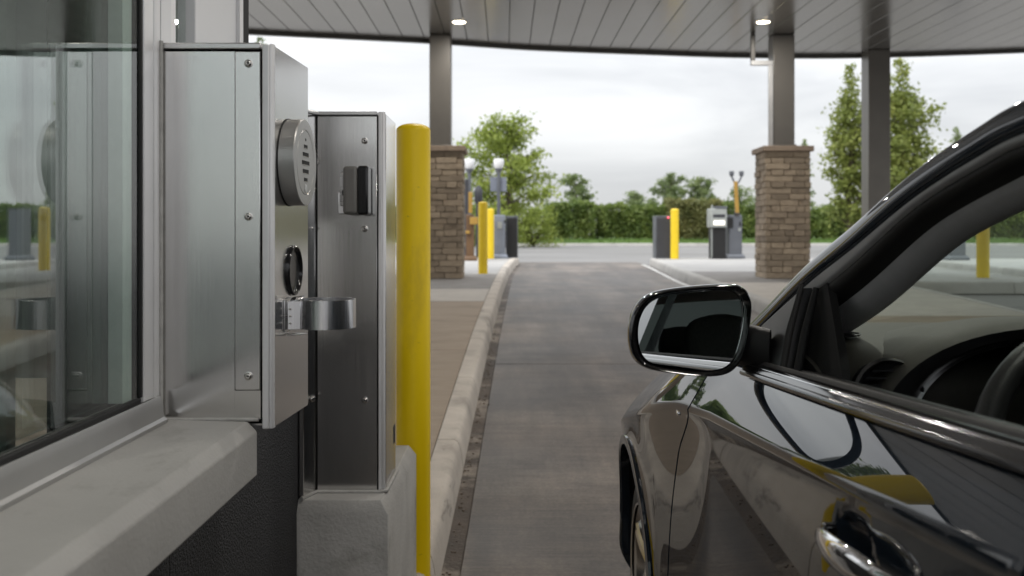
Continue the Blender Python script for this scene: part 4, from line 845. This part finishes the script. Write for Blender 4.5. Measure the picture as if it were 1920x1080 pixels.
# ------------------------------------------------------------------ the car
CX = 1.20
car = thing('parked_car', 'dark grey car with open driver window, door mirror and chrome handle in the lane', 'car', (CX, 1.3, 0))
AY, AR, HZ = (2.66, .03), .372, .32
def zb(y): return 1.02+.058*(1.73-y)-.25*max(0, y-2.5)**2-.025*ss(1.9, 2.7, y)
def zc(y): return .905+.0868*(2.0-y)-.25*max(0, y-2.5)**2-.075*ss(2.0, 2.7, y)
def ow(y): return .050+.116*ss(2.0, 2.75, y)
def plan(y):
    p = .045*(1-ss(1.8, 2.5, y))*ss(-.2, .6, y)
    if y > 2.75: p += .17*((y-2.75)/.8)**2
    if y < 0: p += .13*(y/.75)**2
    return p
def sx(y, z):
    c, b = zc(y), zb(y)
    if z >= c:
        t = (z-c)/(b-c); q = ss(1.9, 2.6, y); o = ow(y)*((.86-.36*q)*t+(.14+.36*q)*t**2)
    else:
        q = c-z; o = .0045*(1-math.exp(-q/.015))+.006*math.sin(math.pi*min(1, q/max(.1, c-.30)))
        if z < .34: o += ((.34-z)/.12)**2*.045
    for ay in AY:
        r = math.hypot(y-ay, z-HZ); o -= .015*math.exp(-max(0, r-AR)/.035) if r > AR-.05 else .015
    e = ((y-1.035)/.055)**2+((z-.926)/.033)**2
    if e < 1: o += .026*(1-e)**.8
    return .30+plan(y)+o
def zbot(y):
    for ay in AY:
        if abs(y-ay) < AR: return HZ+math.sqrt(AR*AR-(y-ay)**2)
    return .215
def panel(y0, y1, nu, nt_=8, nl=24, off=0, top=None, shrink=0):
    cols = []
    for i in range(nu+1):
        u = i/nu; col = []
        for k in range(nt_+nl+1):
            z = .9
            for it in range(6):
                y = y0(z)+(y1(z)-y0(z))*u
                if k <= nt_:
                    f = 1-k/nt_; z = zc(y)+(zb(y)-shrink-zc(y))*f
                else:
                    f = ((k-nt_)/nl)**1.25; z = zc(y)+(zbot(y)-zc(y))*f
            col.append(Vector((sx(y, z)+off, y, z)))
        cols.append(col)
    return cols
def flange(G, dx=.014):
    G = [[c[0]+Vector((dx, 0, 0))]+c+[c[-1]+Vector((dx*2, 0, 0))] for c in G]
    return [[p+Vector((dx, 0, 0)) for p in G[0]]]+G+[[p+Vector((dx, 0, 0)) for p in G[-1]]]
def mirx(b):
    b.v = [(2*CX-x, y, z) for x, y, z in b.v]; return b
seam = pchip([.2, .5, .606, .80, .91, 1.0, 1.05], [2.17, 2.17, 2.155, 2.07, 1.965, 1.945, 1.955])
rseam = lambda z: .70-.05*(z-.6)
SIDES = (False, True)
doors = {}
for fl in SIDES:
    mk = (lambda b: mirx(b)) if fl else (lambda b: b)
    mk(MB().grid(flange(panel(lambda z: seam(z)+.0045, lambda z: 3.36, 80)))).build('fender', M['paint'], car, smooth=50, fix=False)
    d = mk(MB().grid(flange(panel(lambda z: rseam(z)+.003, lambda z: seam(z)-.0045, 120, nl=40)))).build('front_door', M['paint'], car, smooth=50, fix=False); doors[fl] = d
    mk(MB().grid(flange(panel(lambda z: -.22, lambda z: rseam(z)-.003, 50)))).build('rear_door', M['paint'], car, smooth=50, fix=False)
    mk(MB().grid(flange(panel(lambda z: -.70, lambda z: -.226, 40)))).build('quarter_panel', M['paint'], car, smooth=50, fix=False)
    mk(MB().grid(panel(lambda z: -.66, lambda z: 3.3, 90, off=.03, shrink=.012))).build('inner_shell', M['blackgap'], car, smooth=50, fix=False)
    # arch liners and moulding lips
    for ay in AY:
        b = MB(); rows = []
        for a in np.linspace(0, math.pi, 25):
            y_, z_ = ay+math.cos(a)*(AR+.004), HZ+math.sin(a)*(AR+.004); rows.append([(sx(y_, max(z_, .25))+.02, y_, z_-.0), (.78, y_, z_)])
        mk(b.grid(rows)).build('wheel_arch', M['blackgap'], car, smooth=50)
        b = MB(); rows = []
        for a in np.linspace(-.1, math.pi+.1, 41):
            r = []
            for rr_, o in ((AR+.022, .0005), (AR+.020, -.006), (AR+.004, -.009), (AR-.004, -.004), (AR-.002, .02)):
                y_, z_ = ay+math.cos(a)*rr_, HZ+math.sin(a)*rr_; ye, ze = ay+math.cos(a)*(AR+.022), max(HZ+math.sin(a)*(AR+.022), .25)
                r.append((sx(ye, ze)+o, y_, z_))
            rows.append(r)
        mk(b.grid(rows)).build('arch_moulding', M['paint'], car, smooth=50)
# bonnet, cowl, nose, tail, floor
rows = []
for y in np.linspace(2.02, 3.34, 20):
    e = sx(y, zb(y))+.004; h = CX-e
    rows.append([(CX+h*u, y+.10*(1-u*u)*(1 if y > 3 else .9), zb(y)+.002+.055*(1-u**4)) for u in np.linspace(-1, 1, 25)])
MB().grid(rows).build('bonnet', M['paint'], car, smooth=50)
MB().grid([[(CX+(CX-.44)*u, y+.09*(1-u*u), z-.02*abs(u)**3) for u in np.linspace(-1, 1, 17)] for y, z in ((1.93, 1.045), (2.0, 1.045), (2.05, 1.035), (2.12, 1.0))]).build('cowl', M['carblack'], car, smooth=50)
def nose(yf, sgn, zt, name):
    rows = []
    for z in np.linspace(.2, zt, 12):
        bul = .07*math.sin(math.pi*min(1, (z-.12)/(zt-.0)))
        rows.append([(CX+(CX-.455)*u, yf+sgn*(bul-.16*abs(u)**2.6), z) for u in np.linspace(-1, 1, 25)])
    return MB().grid(rows).build(name, M['paint'], car, smooth=50)
nose(3.53, 1, zb(3.36)-.03, 'front_bumper'); nose(-.74, -1, .98, 'tailgate')
MB().box(.60, 1.80, 3.575, 3.60, .42, .58).build('grille', M['carblack'], car, bevel=.02)
for s_ in (-1, 1):
    MB().lathe([(.0001, .03), (.06, .022), (.095, 0), (.0001, -.01)], 24, Matrix.Translation((CX+s_*.66, 3.50, .60)) @ Matrix.Rotation(R(-90), 4, 'X') @ Matrix.Diagonal((1.3, .75, 1, 1)), caps=False).build('headlight', M['lampwhite'], car, smooth=50)
    MB().lathe([(.0001, .03), (.06, .022), (.095, 0), (.0001, -.01)], 24, Matrix.Translation((CX+s_*.62, -.73, .86)) @ Matrix.Rotation(R(90), 4, 'X') @ Matrix.Diagonal((.9, 1.4, 1, 1)), caps=False).build('tail_light', pmat('tail_lens', (.25, .01, .012), rough=.15), car, smooth=50)
MB().box(.57, 1.83, -.6, 3.3, .2, .26).build('floor_pan', M['carblack'], car)
# roof rail / pillar curve
RP = [Vector(p) for p in [(.430, 2.08, 1.02), (.45, 1.90, 1.09), (.470, 1.65, 1.195), (.483, 1.45, 1.262), (.498, 1.27, 1.327), (.5066, 1.11, 1.3677), (.51, 1.0, 1.386), (.52, .7, 1.413), (.53, .3, 1.42), (.54, -.1, 1.40), (.55, -.4, 1.345), (.545, -.6, 1.22), (.50, -.70, 1.06)]]
def catmull(P, per=8):
    out = []
    for i in range(len(P)-1):
        p0, p1, p2, p3 = P[max(i-1, 0)], P[i], P[i+1], P[min(i+2, len(P)-1)]
        for k in range(per):
            t = k/per; out.append(.5*((2*p1)+(p2-p0)*t+(2*p0-5*p1+4*p2-p3)*t*t+(3*p1-p0-3*p2+p3)*t**3))
    return out+[P[-1]]
RC = catmull(RP)
def sweep(sec, i0=0, i1=None, curve=RC):
    i1 = len(curve) if i1 is None else i1; rows = []
    for i in range(i0, i1):
        T = (curve[min(i+1, len(curve)-1)]-curve[max(i-1, 0)]); w = Vector((0, -T.z, T.y)).normalized()
        k = 1+.3*ss(1.25, 1.6, curve[i].y); rows.append([curve[i]+w*a*(k if a > .035 else 1)+Vector((b_, 0, 0)) for a, b_ in sec])
    return MB().grid(rows)
def smooth_sec(sec, n=4):
    return [(p.x, p.y) for p in catmull([Vector((a, b_, 0)) for a, b_ in sec], n)]
sec_paint = smooth_sec([(-.012, .05), (-.010, .026), (-.004, .008), (.006, .0), (.018, -.003), (.027, .0), (.029, .012)])
sec_strip = smooth_sec([(.0285, .010), (.031, .004), (.036, .003), (.039, .007), (.041, .014)])
sec_seal = smooth_sec([(.040, .010), (.046, .008), (.053, .013), (.057, .024), (.062, .036)])
sec_trim = smooth_sec([(.060, .034), (.071, .040), (.081, .054), (.083, .070), (.062, .086), (.02, .09), (-.008, .085)])
pillar_len = len(RC)
for fl in SIDES:
    mk = (lambda b: mirx(b)) if fl else (lambda b: b)
    mk(sweep(sec_paint)).build('roof_rail', M['paint'], car, smooth=60, fix=False)
    mk(sweep(sec_strip, 6)).build('window_strip', M['alu'] if False else M['trimgrey'], car, smooth=60, fix=False)
    mk(sweep(sec_seal, 4)).build('door_seal', M['rubber'], car, smooth=60, fix=False)
    mk(sweep(sec_trim, 2)).build('pillar_trim', M['trimgrey'], car, smooth=60, fix=False)
# windscreen
iw = [i for i, p in enumerate(RC) if p.y >= .985]
rows = [[(CX+(CX-RC[i].x-.035)*u, RC[i].y+.10*(1-u*u), RC[i].z+.004+.012*(1-u*u)) for u in np.linspace(-1, 1, 19)] for i in iw]
MB().grid(rows).build('windscreen', M['windscreen'], car, smooth=60)
ir = [i for i, p in enumerate(RC) if -.43 <= p.y <= 1.02]
rows = [[(CX+(CX-RC[i].x-.03)*u, RC[i].y+.10*(1-u*u)*(1 if RC[i].y > .2 else 0)*ss(.2, 1, RC[i].y), RC[i].z+.008+.035*(1-u*u)) for u in np.linspace(-1, 1, 19)] for i in ir]
MB().grid(rows).build('roof', M['paint'], car, smooth=60)
rows = [[(x_, y_, z_-.045) for x_, y_, z_ in r] for r in rows]
MB().grid(rows).build('headliner', M['trimgrey'], car, smooth=60)
ib = [i for i, p in enumerate(RC) if p.y <= -.40]
rows = [[(CX+(CX-RC[i].x-.03)*u, RC[i].y-.05*(1-u*u), RC[i].z+.008) for u in np.linspace(-1, 1, 15)] for i in ib]
MB().grid(rows).build('rear_window', M['carglass'], car, smooth=60)
for fl in SIDES:
    mk = (lambda b: mirx(b)) if fl else (lambda b: b)
    def railz(y):
        j = min(range(len(RC)), key=lambda i: abs(RC[i].y-y)); return RC[j]
    rows = []
    for y in np.linspace(.50, -.50, 12):
        p = railz(y); rows.append([(sx(y, zb(y))+.02+(p.x+.02-sx(y, zb(y))-.02)*t, y, zb(y)+(p.z-.04-zb(y))*t) for t in np.linspace(0, 1, 6)])
    mk(MB().grid(rows)).build('rear_side_window', M['carglass'], car, smooth=60)
    rows = []
    for y in (.625, .50):
        p = railz(y); rows.append([(sx(y, zb(y))+.004+(p.x+.008-sx(y, zb(y))-.004)*t, y, zb(y)+(p.z-.035-zb(y))*t) for t in np.linspace(0, 1, 6)])
    b = MB().grid(rows); n = len(b.v); b.add([(x_+.05, y_, z_) for x_, y_, z_ in b.v], list(b.f))
    mk(b).build('door_pillar', M['cargloss'], car, smooth=60)
    rows = []
    for y in np.linspace(-.5, -.68, 4):
        p = railz(y); rows.append([(sx(y, zb(y))+.0+(p.x-sx(y, zb(y)))*t, y, zb(y)+(p.z-zb(y))*t) for t in np.linspace(0, 1, 5)])
    mk(MB().grid(rows)).build('rear_pillar', M['paint'], car, smooth=60)
    if fl: # far door window is closed
        rows = []
        for y in np.linspace(.62, 1.72, 14):
            p = railz(y); rows.append([(sx(y, zb(y))+.02+(p.x+.02-sx(y, zb(y))-.02)*t, y, zb(y)+(max(p.z-.04, zb(y)+.01)-zb(y))*t) for t in np.linspace(0, 1, 6)])
        mirx(MB().grid(rows)).build('side_window', M['carglass'], doors[fl], smooth=60)
    # belt moulding: chrome line, gloss black strip, rubber lip, inner door cap
    ysb = np.linspace(1.70, -.45, 44)
    def belt(sec, name, mt, par, ya=1.70, yb=-.45):
        rows = [[(sx(y, zb(y))+a, y, zb(y)+c) for a, c in sec] for y in np.linspace(ya, yb, 44)]
        return mk(MB().grid(rows)).build(name, M[mt], par, smooth=60, fix=False)
    belt(smooth_sec([(-.0035, .0085), (-.0028, .0105), (-.0005, .0112), (.001, .0118)]), 'belt_chrome', 'chrome', doors[fl])
    belt(smooth_sec([(-.012, -.008), (-.014, -.004), (-.012, .001), (-.009, .003)]), 'belt_edge', 'cargloss', doors[fl])
    belt(smooth_sec([(-.009, .003), (-.003, .010), (.006, .0135), (.012, .0125)]), 'belt_strip', 'cargloss', doors[fl])
    belt(smooth_sec([(.012, .0125), (.017, .017), (.022, .012), (.022, -.02)]), 'window_lip', 'rubber', doors[fl])
    belt(smooth_sec([(.034, -.02), (.036, .008), (.050, .013), (.072, .004), (.082, -.03), (.080, -.2), (.085, -.55)]), 'door_card', 'carblack', doors[fl])
# door handle (left)
for fl in SIDES:
    mk = (lambda b: mirx(b)) if fl else (lambda b: b)
    path = []; rad = []
    rows = []
    for i, t in enumerate(np.linspace(0, 1, 17)):
        y = 1.112-.215*t; z = .918+.018*t; x_ = sx(y, .86)-.012-.014*math.sin(math.pi*t)**.5
        w = .017*(math.sin(math.pi*min(max(t*.96+.02, 0), 1))**.35); th = .0085*(math.sin(math.pi*min(max(t*.96+.02, 0), 1))**.3)
        rows.append([(x_+th*math.cos(a), y, z+w*math.sin(a)) for a in np.linspace(0, 2*math.pi, 17)[:-1]])
    b = mk(MB().grid(rows, close_u=True)); b.f.append(tuple(range(16))); b.f.append(tuple(16*16+k for k in range(16))[::-1])
    hdl = b.build('handle', M['chrome'], doors[fl], smooth=50)
    for ye in (1.10, .91):
        mk(MB().box(sx(ye, .86)-.014, sx(ye, .86)+.012, ye-.008, ye+.008, .915, .933)).build('handle_mount', M['cargloss'], hdl, bevel=.003)
# side repeater on the fender
b = MB().lathe([(.0001, .006), (.007, .005), (.0095, .001), (.0095, -.004)], 18, Matrix.Translation((sx(2.03, .885), 2.06, .885)) @ Matrix.Rotation(R(-90), 4, 'Y') @ Matrix.Diagonal((.8, 1.9, 1, 1)), caps=False)
b.build('side_repeater', M['chrome'], car, smooth=50)
# wheels
def wheel(xf, y, sgn):
    Mx = Matrix.Translation((xf, y, HZ)) @ Matrix.Rotation(R(-90)*sgn, 4, 'Y')     # local +z points outwards
    w = MB().lathe([(.205, .004), (.222, .006), (.235, -.004), (.275, -.002), (.300, -.012), (.316, -.035), (.32, -.06), (.32, -.15), (.312, -.185), (.28, -.205), (.21, -.195)], 56, Mx, caps=False).build('wheel', M['tyre'], car, smooth=40)
    rim = MB().lathe([(.2055, .004), (.211, .006), (.2125, .001), (.204, -.003), (.196, -.012), (.190, -.05), (.185, -.12)], 56, Mx, caps=False).build('rim', M['rim'], w, smooth=40)
    for k in range(7):
        rows = []
        for t in np.linspace(0, 1, 9):
            r = .035+.166*t; sw = .5*(t**1.6)*0+.16*math.sin(t*2.2); hw = (.030-.012*t+.012*t*t)/2*1.7; dz = -.030+.026*math.sin(t*1.35)
            a0 = k*2*math.pi/7+sw; cs = [(-hw, -.028), (-hw, -.004), (-hw*.55, .002), (0, -.003), (hw*.55, .002), (hw, -.004), (hw, -.028)]
            rows.append([Mx @ Vector((r*math.cos(a0)-q*math.sin(a0), r*math.sin(a0)+q*math.cos(a0), dz+e)) for q, e in cs])
        MB().grid(rows).build('spoke', M['rim'], w, smooth=40)
    MB().lathe([(.045, -.04), (.045, -.012), (.03, -.006), (.0001, -.004)], 24, Mx, caps=False).build('hub_cap', M['rim'], w, smooth=40)
    MB().lathe([(.0001, -.085), (.15, -.085), (.15, -.105), (.0001, -.105)], 32, Mx, caps=False).build('brake_disc', M['greyplastic'], w, smooth=30)
    MB().lathe([(.0001, -.125), (.19, -.125)], 32, Mx, caps=False).build('wheel_back', M['blackgap'], w)
for y in AY:
    wheel(.336, y, 1); wheel(2*CX-.336, y, -1)
# door mirror
def mirror(fl):
    mk = (lambda b: mirx(b)) if fl else (lambda b: b)
    D0 = 1.68
    o = [(1182, 640), (1184, 604), (1199, 570), (1232, 549), (1300, 538.5), (1368, 534.5), (1394, 540), (1407, 560), (1408, 592), (1400, 640), (1386, 680), (1362, 701), (1320, 706), (1260, 700), (1212, 690), (1190, 671)]
    P = [W(a, c, D0) for a, c in o]; n = len(P); loop = []
    for i in range(n):
        p0, p1, p2, p3 = P[i-1], P[i], P[(i+1) % n], P[(i+2) % n]
        for k in range(4):
            t = k/4; loop.append(.5*((2*p1)+(p2-p0)*t+(2*p0-5*p1+4*p2-p3)*t*t+(3*p1-p0-3*p2+p3)*t**3))
    c = sum(loop, Vector())/len(loop); c.x += .012
    def ring(s, dy): return [Vector((c.x+(p.x-c.x)*s, p.y+dy, c.z+(p.z-c.z)*s)) for p in loop]
    hs = mk(MB().grid([ring(.995, .0), ring(1.012, .008), ring(1.02, .022), ring(.99, .05), ring(.90, .078), ring(.70, .100), ring(.40, .112), ring(.02, .116)], close_u=True)).build('mirror_housing', M['paint'], car, smooth=60)
    mk(MB().grid([ring(.998, .006), ring(.995, -.003), ring(.975, -.006), ring(.94, -.002), ring(.905, .006), ring(.885, .022)], close_u=True)).build('mirror_bezel', M['cargloss'], hs, smooth=60)
    mk(MB().grid([ring(.890, .0095), ring(.883, .0085), ring(.876, .0100)], close_u=True)).build('glass_edge', M['chrome'], hs, smooth=60)
    g = MB(); rr_ = ring(.880, .011); g.v = [tuple(p) for p in rr_]; g.f = [tuple(range(len(rr_)))]
    # the glass is turned slightly towards the driver
    cc = sum(rr_, Vector())/len(rr_); Rm = Matrix.Rotation(R(MIRZ), 4, 'Z') @ Matrix.Rotation(R(MIRX), 4, 'X')
    g.v = [tuple(cc+Rm @ (Vector(v)-cc)) for v in g.v]
    mk(g).build('mirror_glass', M['mirror'], hs)
    # arm and sail
    rows = []
    for x_, y_, z0_, z1_, th in ((.365, 1.735, 1.035, 1.105, .022), (.390, 1.712, 1.026, 1.100, .024), (.408, 1.690, 1.022, 1.098, .022), (.424, 1.660, 1.022, 1.095, .02)):
        cz, hz = (z0_+z1_)/2, (z1_-z0_)/2
        rows.append([(x_+.35*th*math.cos(a), y_+th*math.cos(a), cz+hz*math.copysign(abs(math.sin(a))**.5, math.sin(a))) for a in np.linspace(0, 2*math.pi, 17)[:-1]])
    mk(MB().grid(rows, close_u=True)).build('mirror_arm', M['carblack'], hs, smooth=50)
MIRZ, MIRX = 2.0, -4.5
mirror(False); mirror(True)
for fl in SIDES:
    mk = (lambda b: mirx(b)) if fl else (lambda b: b)
    # triangular sail with window channel behind it
    a, c, e = Vector((.412, 1.76, 1.020)), Vector((.413, 1.555, 1.030)), Vector((.461, 1.60, 1.168))
    f = Vector((.437, 1.78, 1.090))
    tri = [a, c, e, f]
    b = MB().add(tri+[p+Vector((.02, 0, 0)) for p in tri], [(0, 1, 2, 3), (7, 6, 5, 4), (0, 4, 5, 1), (1, 5, 6, 2), (2, 6, 7, 3), (3, 7, 4, 0)])
    mk(b).build('mirror_sail', M['carblack'], doors[fl], bevel=.003)
    b = MB(); b.tube([c+Vector((-.002, .0, -.02)), c.lerp(e, .5)+Vector((-.004, 0, 0)), e+Vector((-.002, 0, .004))], [.006, .006, .004], 8)
    mk(b).build('channel_strip', M['rubber'], doors[fl], smooth=50)
    b = MB(); o2 = Vector((.012, -.030, 0)); b.tube([c+o2+Vector((0, 0, -.02)), c.lerp(e, .5)+o2, e+o2], [.007, .007, .005], 8)
    mk(b).build('channel_strip', M['rubber'], doors[fl], smooth=50)
    tri = [Vector((.450, 1.82, .98)), Vector((.456, 1.38, .99)), Vector((.464, 1.42, 1.06)), Vector((.476, 1.50, 1.135)), Vector((.486, 1.57, 1.20)), Vector((.474, 1.70, 1.15))]
    n = len(tri); b = MB().add(tri+[p+Vector((.012, 0, 0)) for p in tri], [tuple(range(n)), tuple(range(n, 2*n))[::-1]]+[(i, (i+1) % n, n+(i+1) % n, n+i) for i in range(n)])
    mk(b).build('door_frame_inner', M['blackgap'], doors[fl])
# dashboard
prof = [(2.06, 1.045), (1.96, 1.078), (1.85, 1.088), (1.70, 1.090), (1.56, 1.086), (1.48, 1.076), (1.435, 1.055), (1.42, 1.01), (1.43, .92), (1.49, .72), (1.60, .5)]
PR = catmull([Vector((0, a, c)) for a, c in prof], 4)
rows = []
for x_ in np.linspace(.458, 2*CX-.458, 61):
    e = max(0, 1-(x_-.458)/.10); e2 = max(0, 1-(2*CX-.458-x_)/.10); q = max(e, e2)**2
    rows.append([(x_, p.y+.05*q*(1 if p.y < 1.6 else 0)*ss(1.75, 1.45, p.y), p.z-.028*q) for p in PR])
dash = MB().grid(rows).build('dashboard', M['dash'], car, smooth=60)
# instrument binnacle
bx, bz = .765, .985
def arch(hw, hh, y, n=33, lean=0.): return [(bx+hw*math.copysign(abs(math.cos(a))**.85, math.cos(a)), y+lean*math.sin(a), bz+hh*math.sin(a)) for a in np.linspace(math.pi, 0, n)]
MB().grid([arch(.262, .140, 1.372), arch(.270, .146, 1.386), arch(.272, .149, 1.42), arch(.268, .143, 1.52), arch(.255, .120, 1.68), arch(.235, .096, 1.80)]).build('binnacle_hood', M['dash'], dash, smooth=50)
MB().grid([arch(.262, .140, 1.372), arch(.240, .1275, 1.374), arch(.214, .1215, 1.392)]).build('binnacle_face', M['blackplastic'], dash, smooth=50)
MB().grid([arch(.214, .1215, 1.392), arch(.2095, .1190, 1.388), arch(.206, .1165, 1.394)]).build('binnacle_ring', M['chrome'], dash, smooth=50)
MB().grid([arch(.206, .1165, 1.394), arch(.196, .108, 1.45), arch(.19, .10, 1.52)]).build('binnacle_well', M['blackgap'], dash, smooth=50)
b = MB(); a_ = arch(.19, .10, 1.52); b.v = a_+[(bx+.19, 1.50, bz-.1), (bx-.19, 1.50, bz-.1)]; b.f = [tuple(range(len(b.v)))]
cl = b.build('cluster_plate', M['cargloss'], dash)
for gx in (bx-.105, bx+.105):
    MB().lathe([(.066, 0), (.070, .004), (.074, 0)], 40, Matrix.Translation((gx, 1.505, bz+.012)) @ Matrix.Rotation(R(90), 4, 'X'), caps=False).build('gauge_ring', M['blackplastic'], cl, smooth=50)
    b = MB()
    for k in range(11):
        a = R(225-27*k); Mx = Matrix.Translation((gx, 1.504, bz+.012)) @ Matrix.Rotation(R(90), 4, 'X') @ Matrix.Rotation(a, 4, 'Z'); b.box(.052, .062, -.0013, .0013, 0, .001, Mx)
    b.build('gauge_marks', M['gauge'], cl)
# side vent
Mv = Matrix.Translation((.522, 1.405, 1.030)) @ Matrix.Rotation(R(90), 4, 'X')
v = MB().lathe([(.030, .0), (.046, .004), (.050, .010), (.047, .016), (.043, .012), (.040, -.03)], 36, Mv, caps=False).build('side_vent', M['blackplastic'], dash, smooth=50)
for k in range(-3, 4):
    hw = math.sqrt(max(0, .039**2-(k*.0105)**2)); MB().box(-hw, hw, k*.0105-.0015, k*.0105+.0015, -.012, .010, Mv).build('louvre', M['blackplastic'], v)
MB().lathe([(.0001, -.02), (.041, -.02)], 24, Mv, caps=False).build('vent_back', M['blackgap'], v)
# small demister grille on the dash top
Md = Matrix.Translation((.520, 1.60, 1.0905)) @ Matrix.Rotation(R(12), 4, 'Z')
dg = MB().lathe([(.030, 0), (.034, .003), (.031, .0045), (.028, .002)], 32, Md @ Matrix.Diagonal((1, .9, 1, 1)), caps=False).build('demister_grille', M['blackplastic'], dash, smooth=50)
MB().lathe([(.0001, .0012), (.029, .0012)], 24, Md @ Matrix.Diagonal((1, .9, 1, 1)), caps=False).build('grille_back', M['blackgap'], dg)
for k in range(-2, 3):
    hw = .027*math.sqrt(1-(k*.33)**2); MB().box(-hw, hw, k*.0088-.0012, k*.0088+.0012, .0015, .004, Md).build('louvre', M['blackplastic'], dg)
# steering wheel
Ms = Matrix.Translation((.722, 1.13, .965)) @ Matrix.Rotation(R(90-24), 4, 'X')
rows = [[Ms @ Vector(((.188+.0165*math.cos(b_))*math.cos(a), (.188+.0165*math.cos(b_))*math.sin(a), .0185*math.sin(b_))) for b_ in np.linspace(0, 2*math.pi, 15)[:-1]] for a in np.linspace(0, 2*math.pi, 57)[:-1]]
sw = MB().grid(rows, close_u=True, close_v=True).build('steering_wheel', pmat('wheel_leather', (.024, .024, .025), (.018, .018, .018), scale=40, rough=.36, bump=.15, bscale=500), car, smooth=60)
MB().lathe([(.0001, .03), (.05, .026), (.068, .01), (.06, -.03), (.0001, -.035)], 24, Ms @ Matrix.Diagonal((1.1, .9, 1, 1)), caps=False).build('airbag_pad', M['carblack'], sw, smooth=50)
for a in (R(8), R(172), R(270)):
    c_, s_ = math.cos(a), math.sin(a)
    MB().tube([Ms @ Vector((c_*.05, s_*.05, 0)), Ms @ Vector((c_*.12, s_*.12, -.006)), Ms @ Vector((c_*.186, s_*.186, 0))], [.022, .016, .012], 8).build('wheel_spoke', M['carblack'], sw, smooth=50)
MB().tube([Ms @ Vector((0, 0, -.03)), (.735, 1.5, .84)], .04, 12).build('steering_column', M['carblack'], sw, smooth=50)
# seats
def seat(x_):
    def lump(rows_, name, par=car):
        o = MB().grid(rows_, close_u=True).build(name, M['seat'], par, smooth=180); m = o.modifiers.new('u', 'SUBSURF'); m.levels = m.render_levels = 2; return o
    def sec(y, z, hw, th, tilt):   # rounded section across the seat
        r = []
        for a in np.linspace(0, 2*math.pi, 25)[:-1]:
            cx_, sy_ = math.copysign(abs(math.cos(a))**.45, math.cos(a)), math.copysign(abs(math.sin(a))**.6, math.sin(a)); r.append((x_+hw*cx_, y+th*sy_*math.cos(tilt), z+th*sy_*math.sin(tilt)))
        return r
    bk = lump([sec(.30, .42, .02, .02, 0), sec(.30, .44, .24, .06, 0), sec(.24, .60, .255, .075, 0), sec(.17, .82, .25, .07, 0), sec(.12, .99, .20, .05, 0), sec(.11, 1.01, .02, .02, 0)], 'seat_back')
    lump([sec(.88, .46, .02, .02, R(90)), sec(.87, .46, .22, .05, R(90)), sec(.70, .46, .25, .08, R(90)), sec(.42, .44, .25, .075, R(90)), sec(.30, .43, .02, .02, R(90))], 'seat_cushion')
    lump([sec(.10, 1.05, .02, .02, 0), sec(.10, 1.06, .11, .04, 0), sec(.085, 1.14, .135, .052, 0), sec(.075, 1.23, .12, .042, 0), sec(.073, 1.245, .02, .02, 0)], 'headrest', bk)
    for s_ in (-.05, .05): MB().tube([(x_+s_, .112, .98), (x_+s_, .10, 1.07)], .007, 8).build('headrest_post', M['chrome'], bk, smooth=50)
seat(.80); seat(1.60)
def sqs(a, p): return math.copysign(abs(a)**p, a)
rb = MB().grid([[(CX+hw*sqs(math.cos(a), .4), y+th*sqs(math.sin(a), .6), z) for a in np.linspace(0, 2*math.pi, 33)[:-1]] for y, z, hw, th in ((-.30, .45, .60, .05), (-.33, .60, .64, .08), (-.40, .90, .63, .07), (-.44, 1.08, .58, .05), (-.45, 1.10, .3, .02))], close_u=True).build('rear_seat', M['seat'], car, smooth=60)
for hx in (.82, 1.2, 1.58):
    MB().grid([[(hx+hw*sqs(math.cos(a), .5), y+th*sqs(math.sin(a), .6), z) for a in np.linspace(0, 2*math.pi, 25)[:-1]] for y, z, hw, th in ((-.45, 1.09, .05, .02), (-.45, 1.10, .11, .035), (-.46, 1.16, .12, .045), (-.47, 1.23, .105, .035), (-.47, 1.24, .05, .02))], close_u=True).build('headrest', M['seat'], rb, smooth=60)
MB().box(.56, 1.84, -.68, -.48, 1.02, 1.04).build('parcel_shelf', M['carblack'], car, bevel=.005)
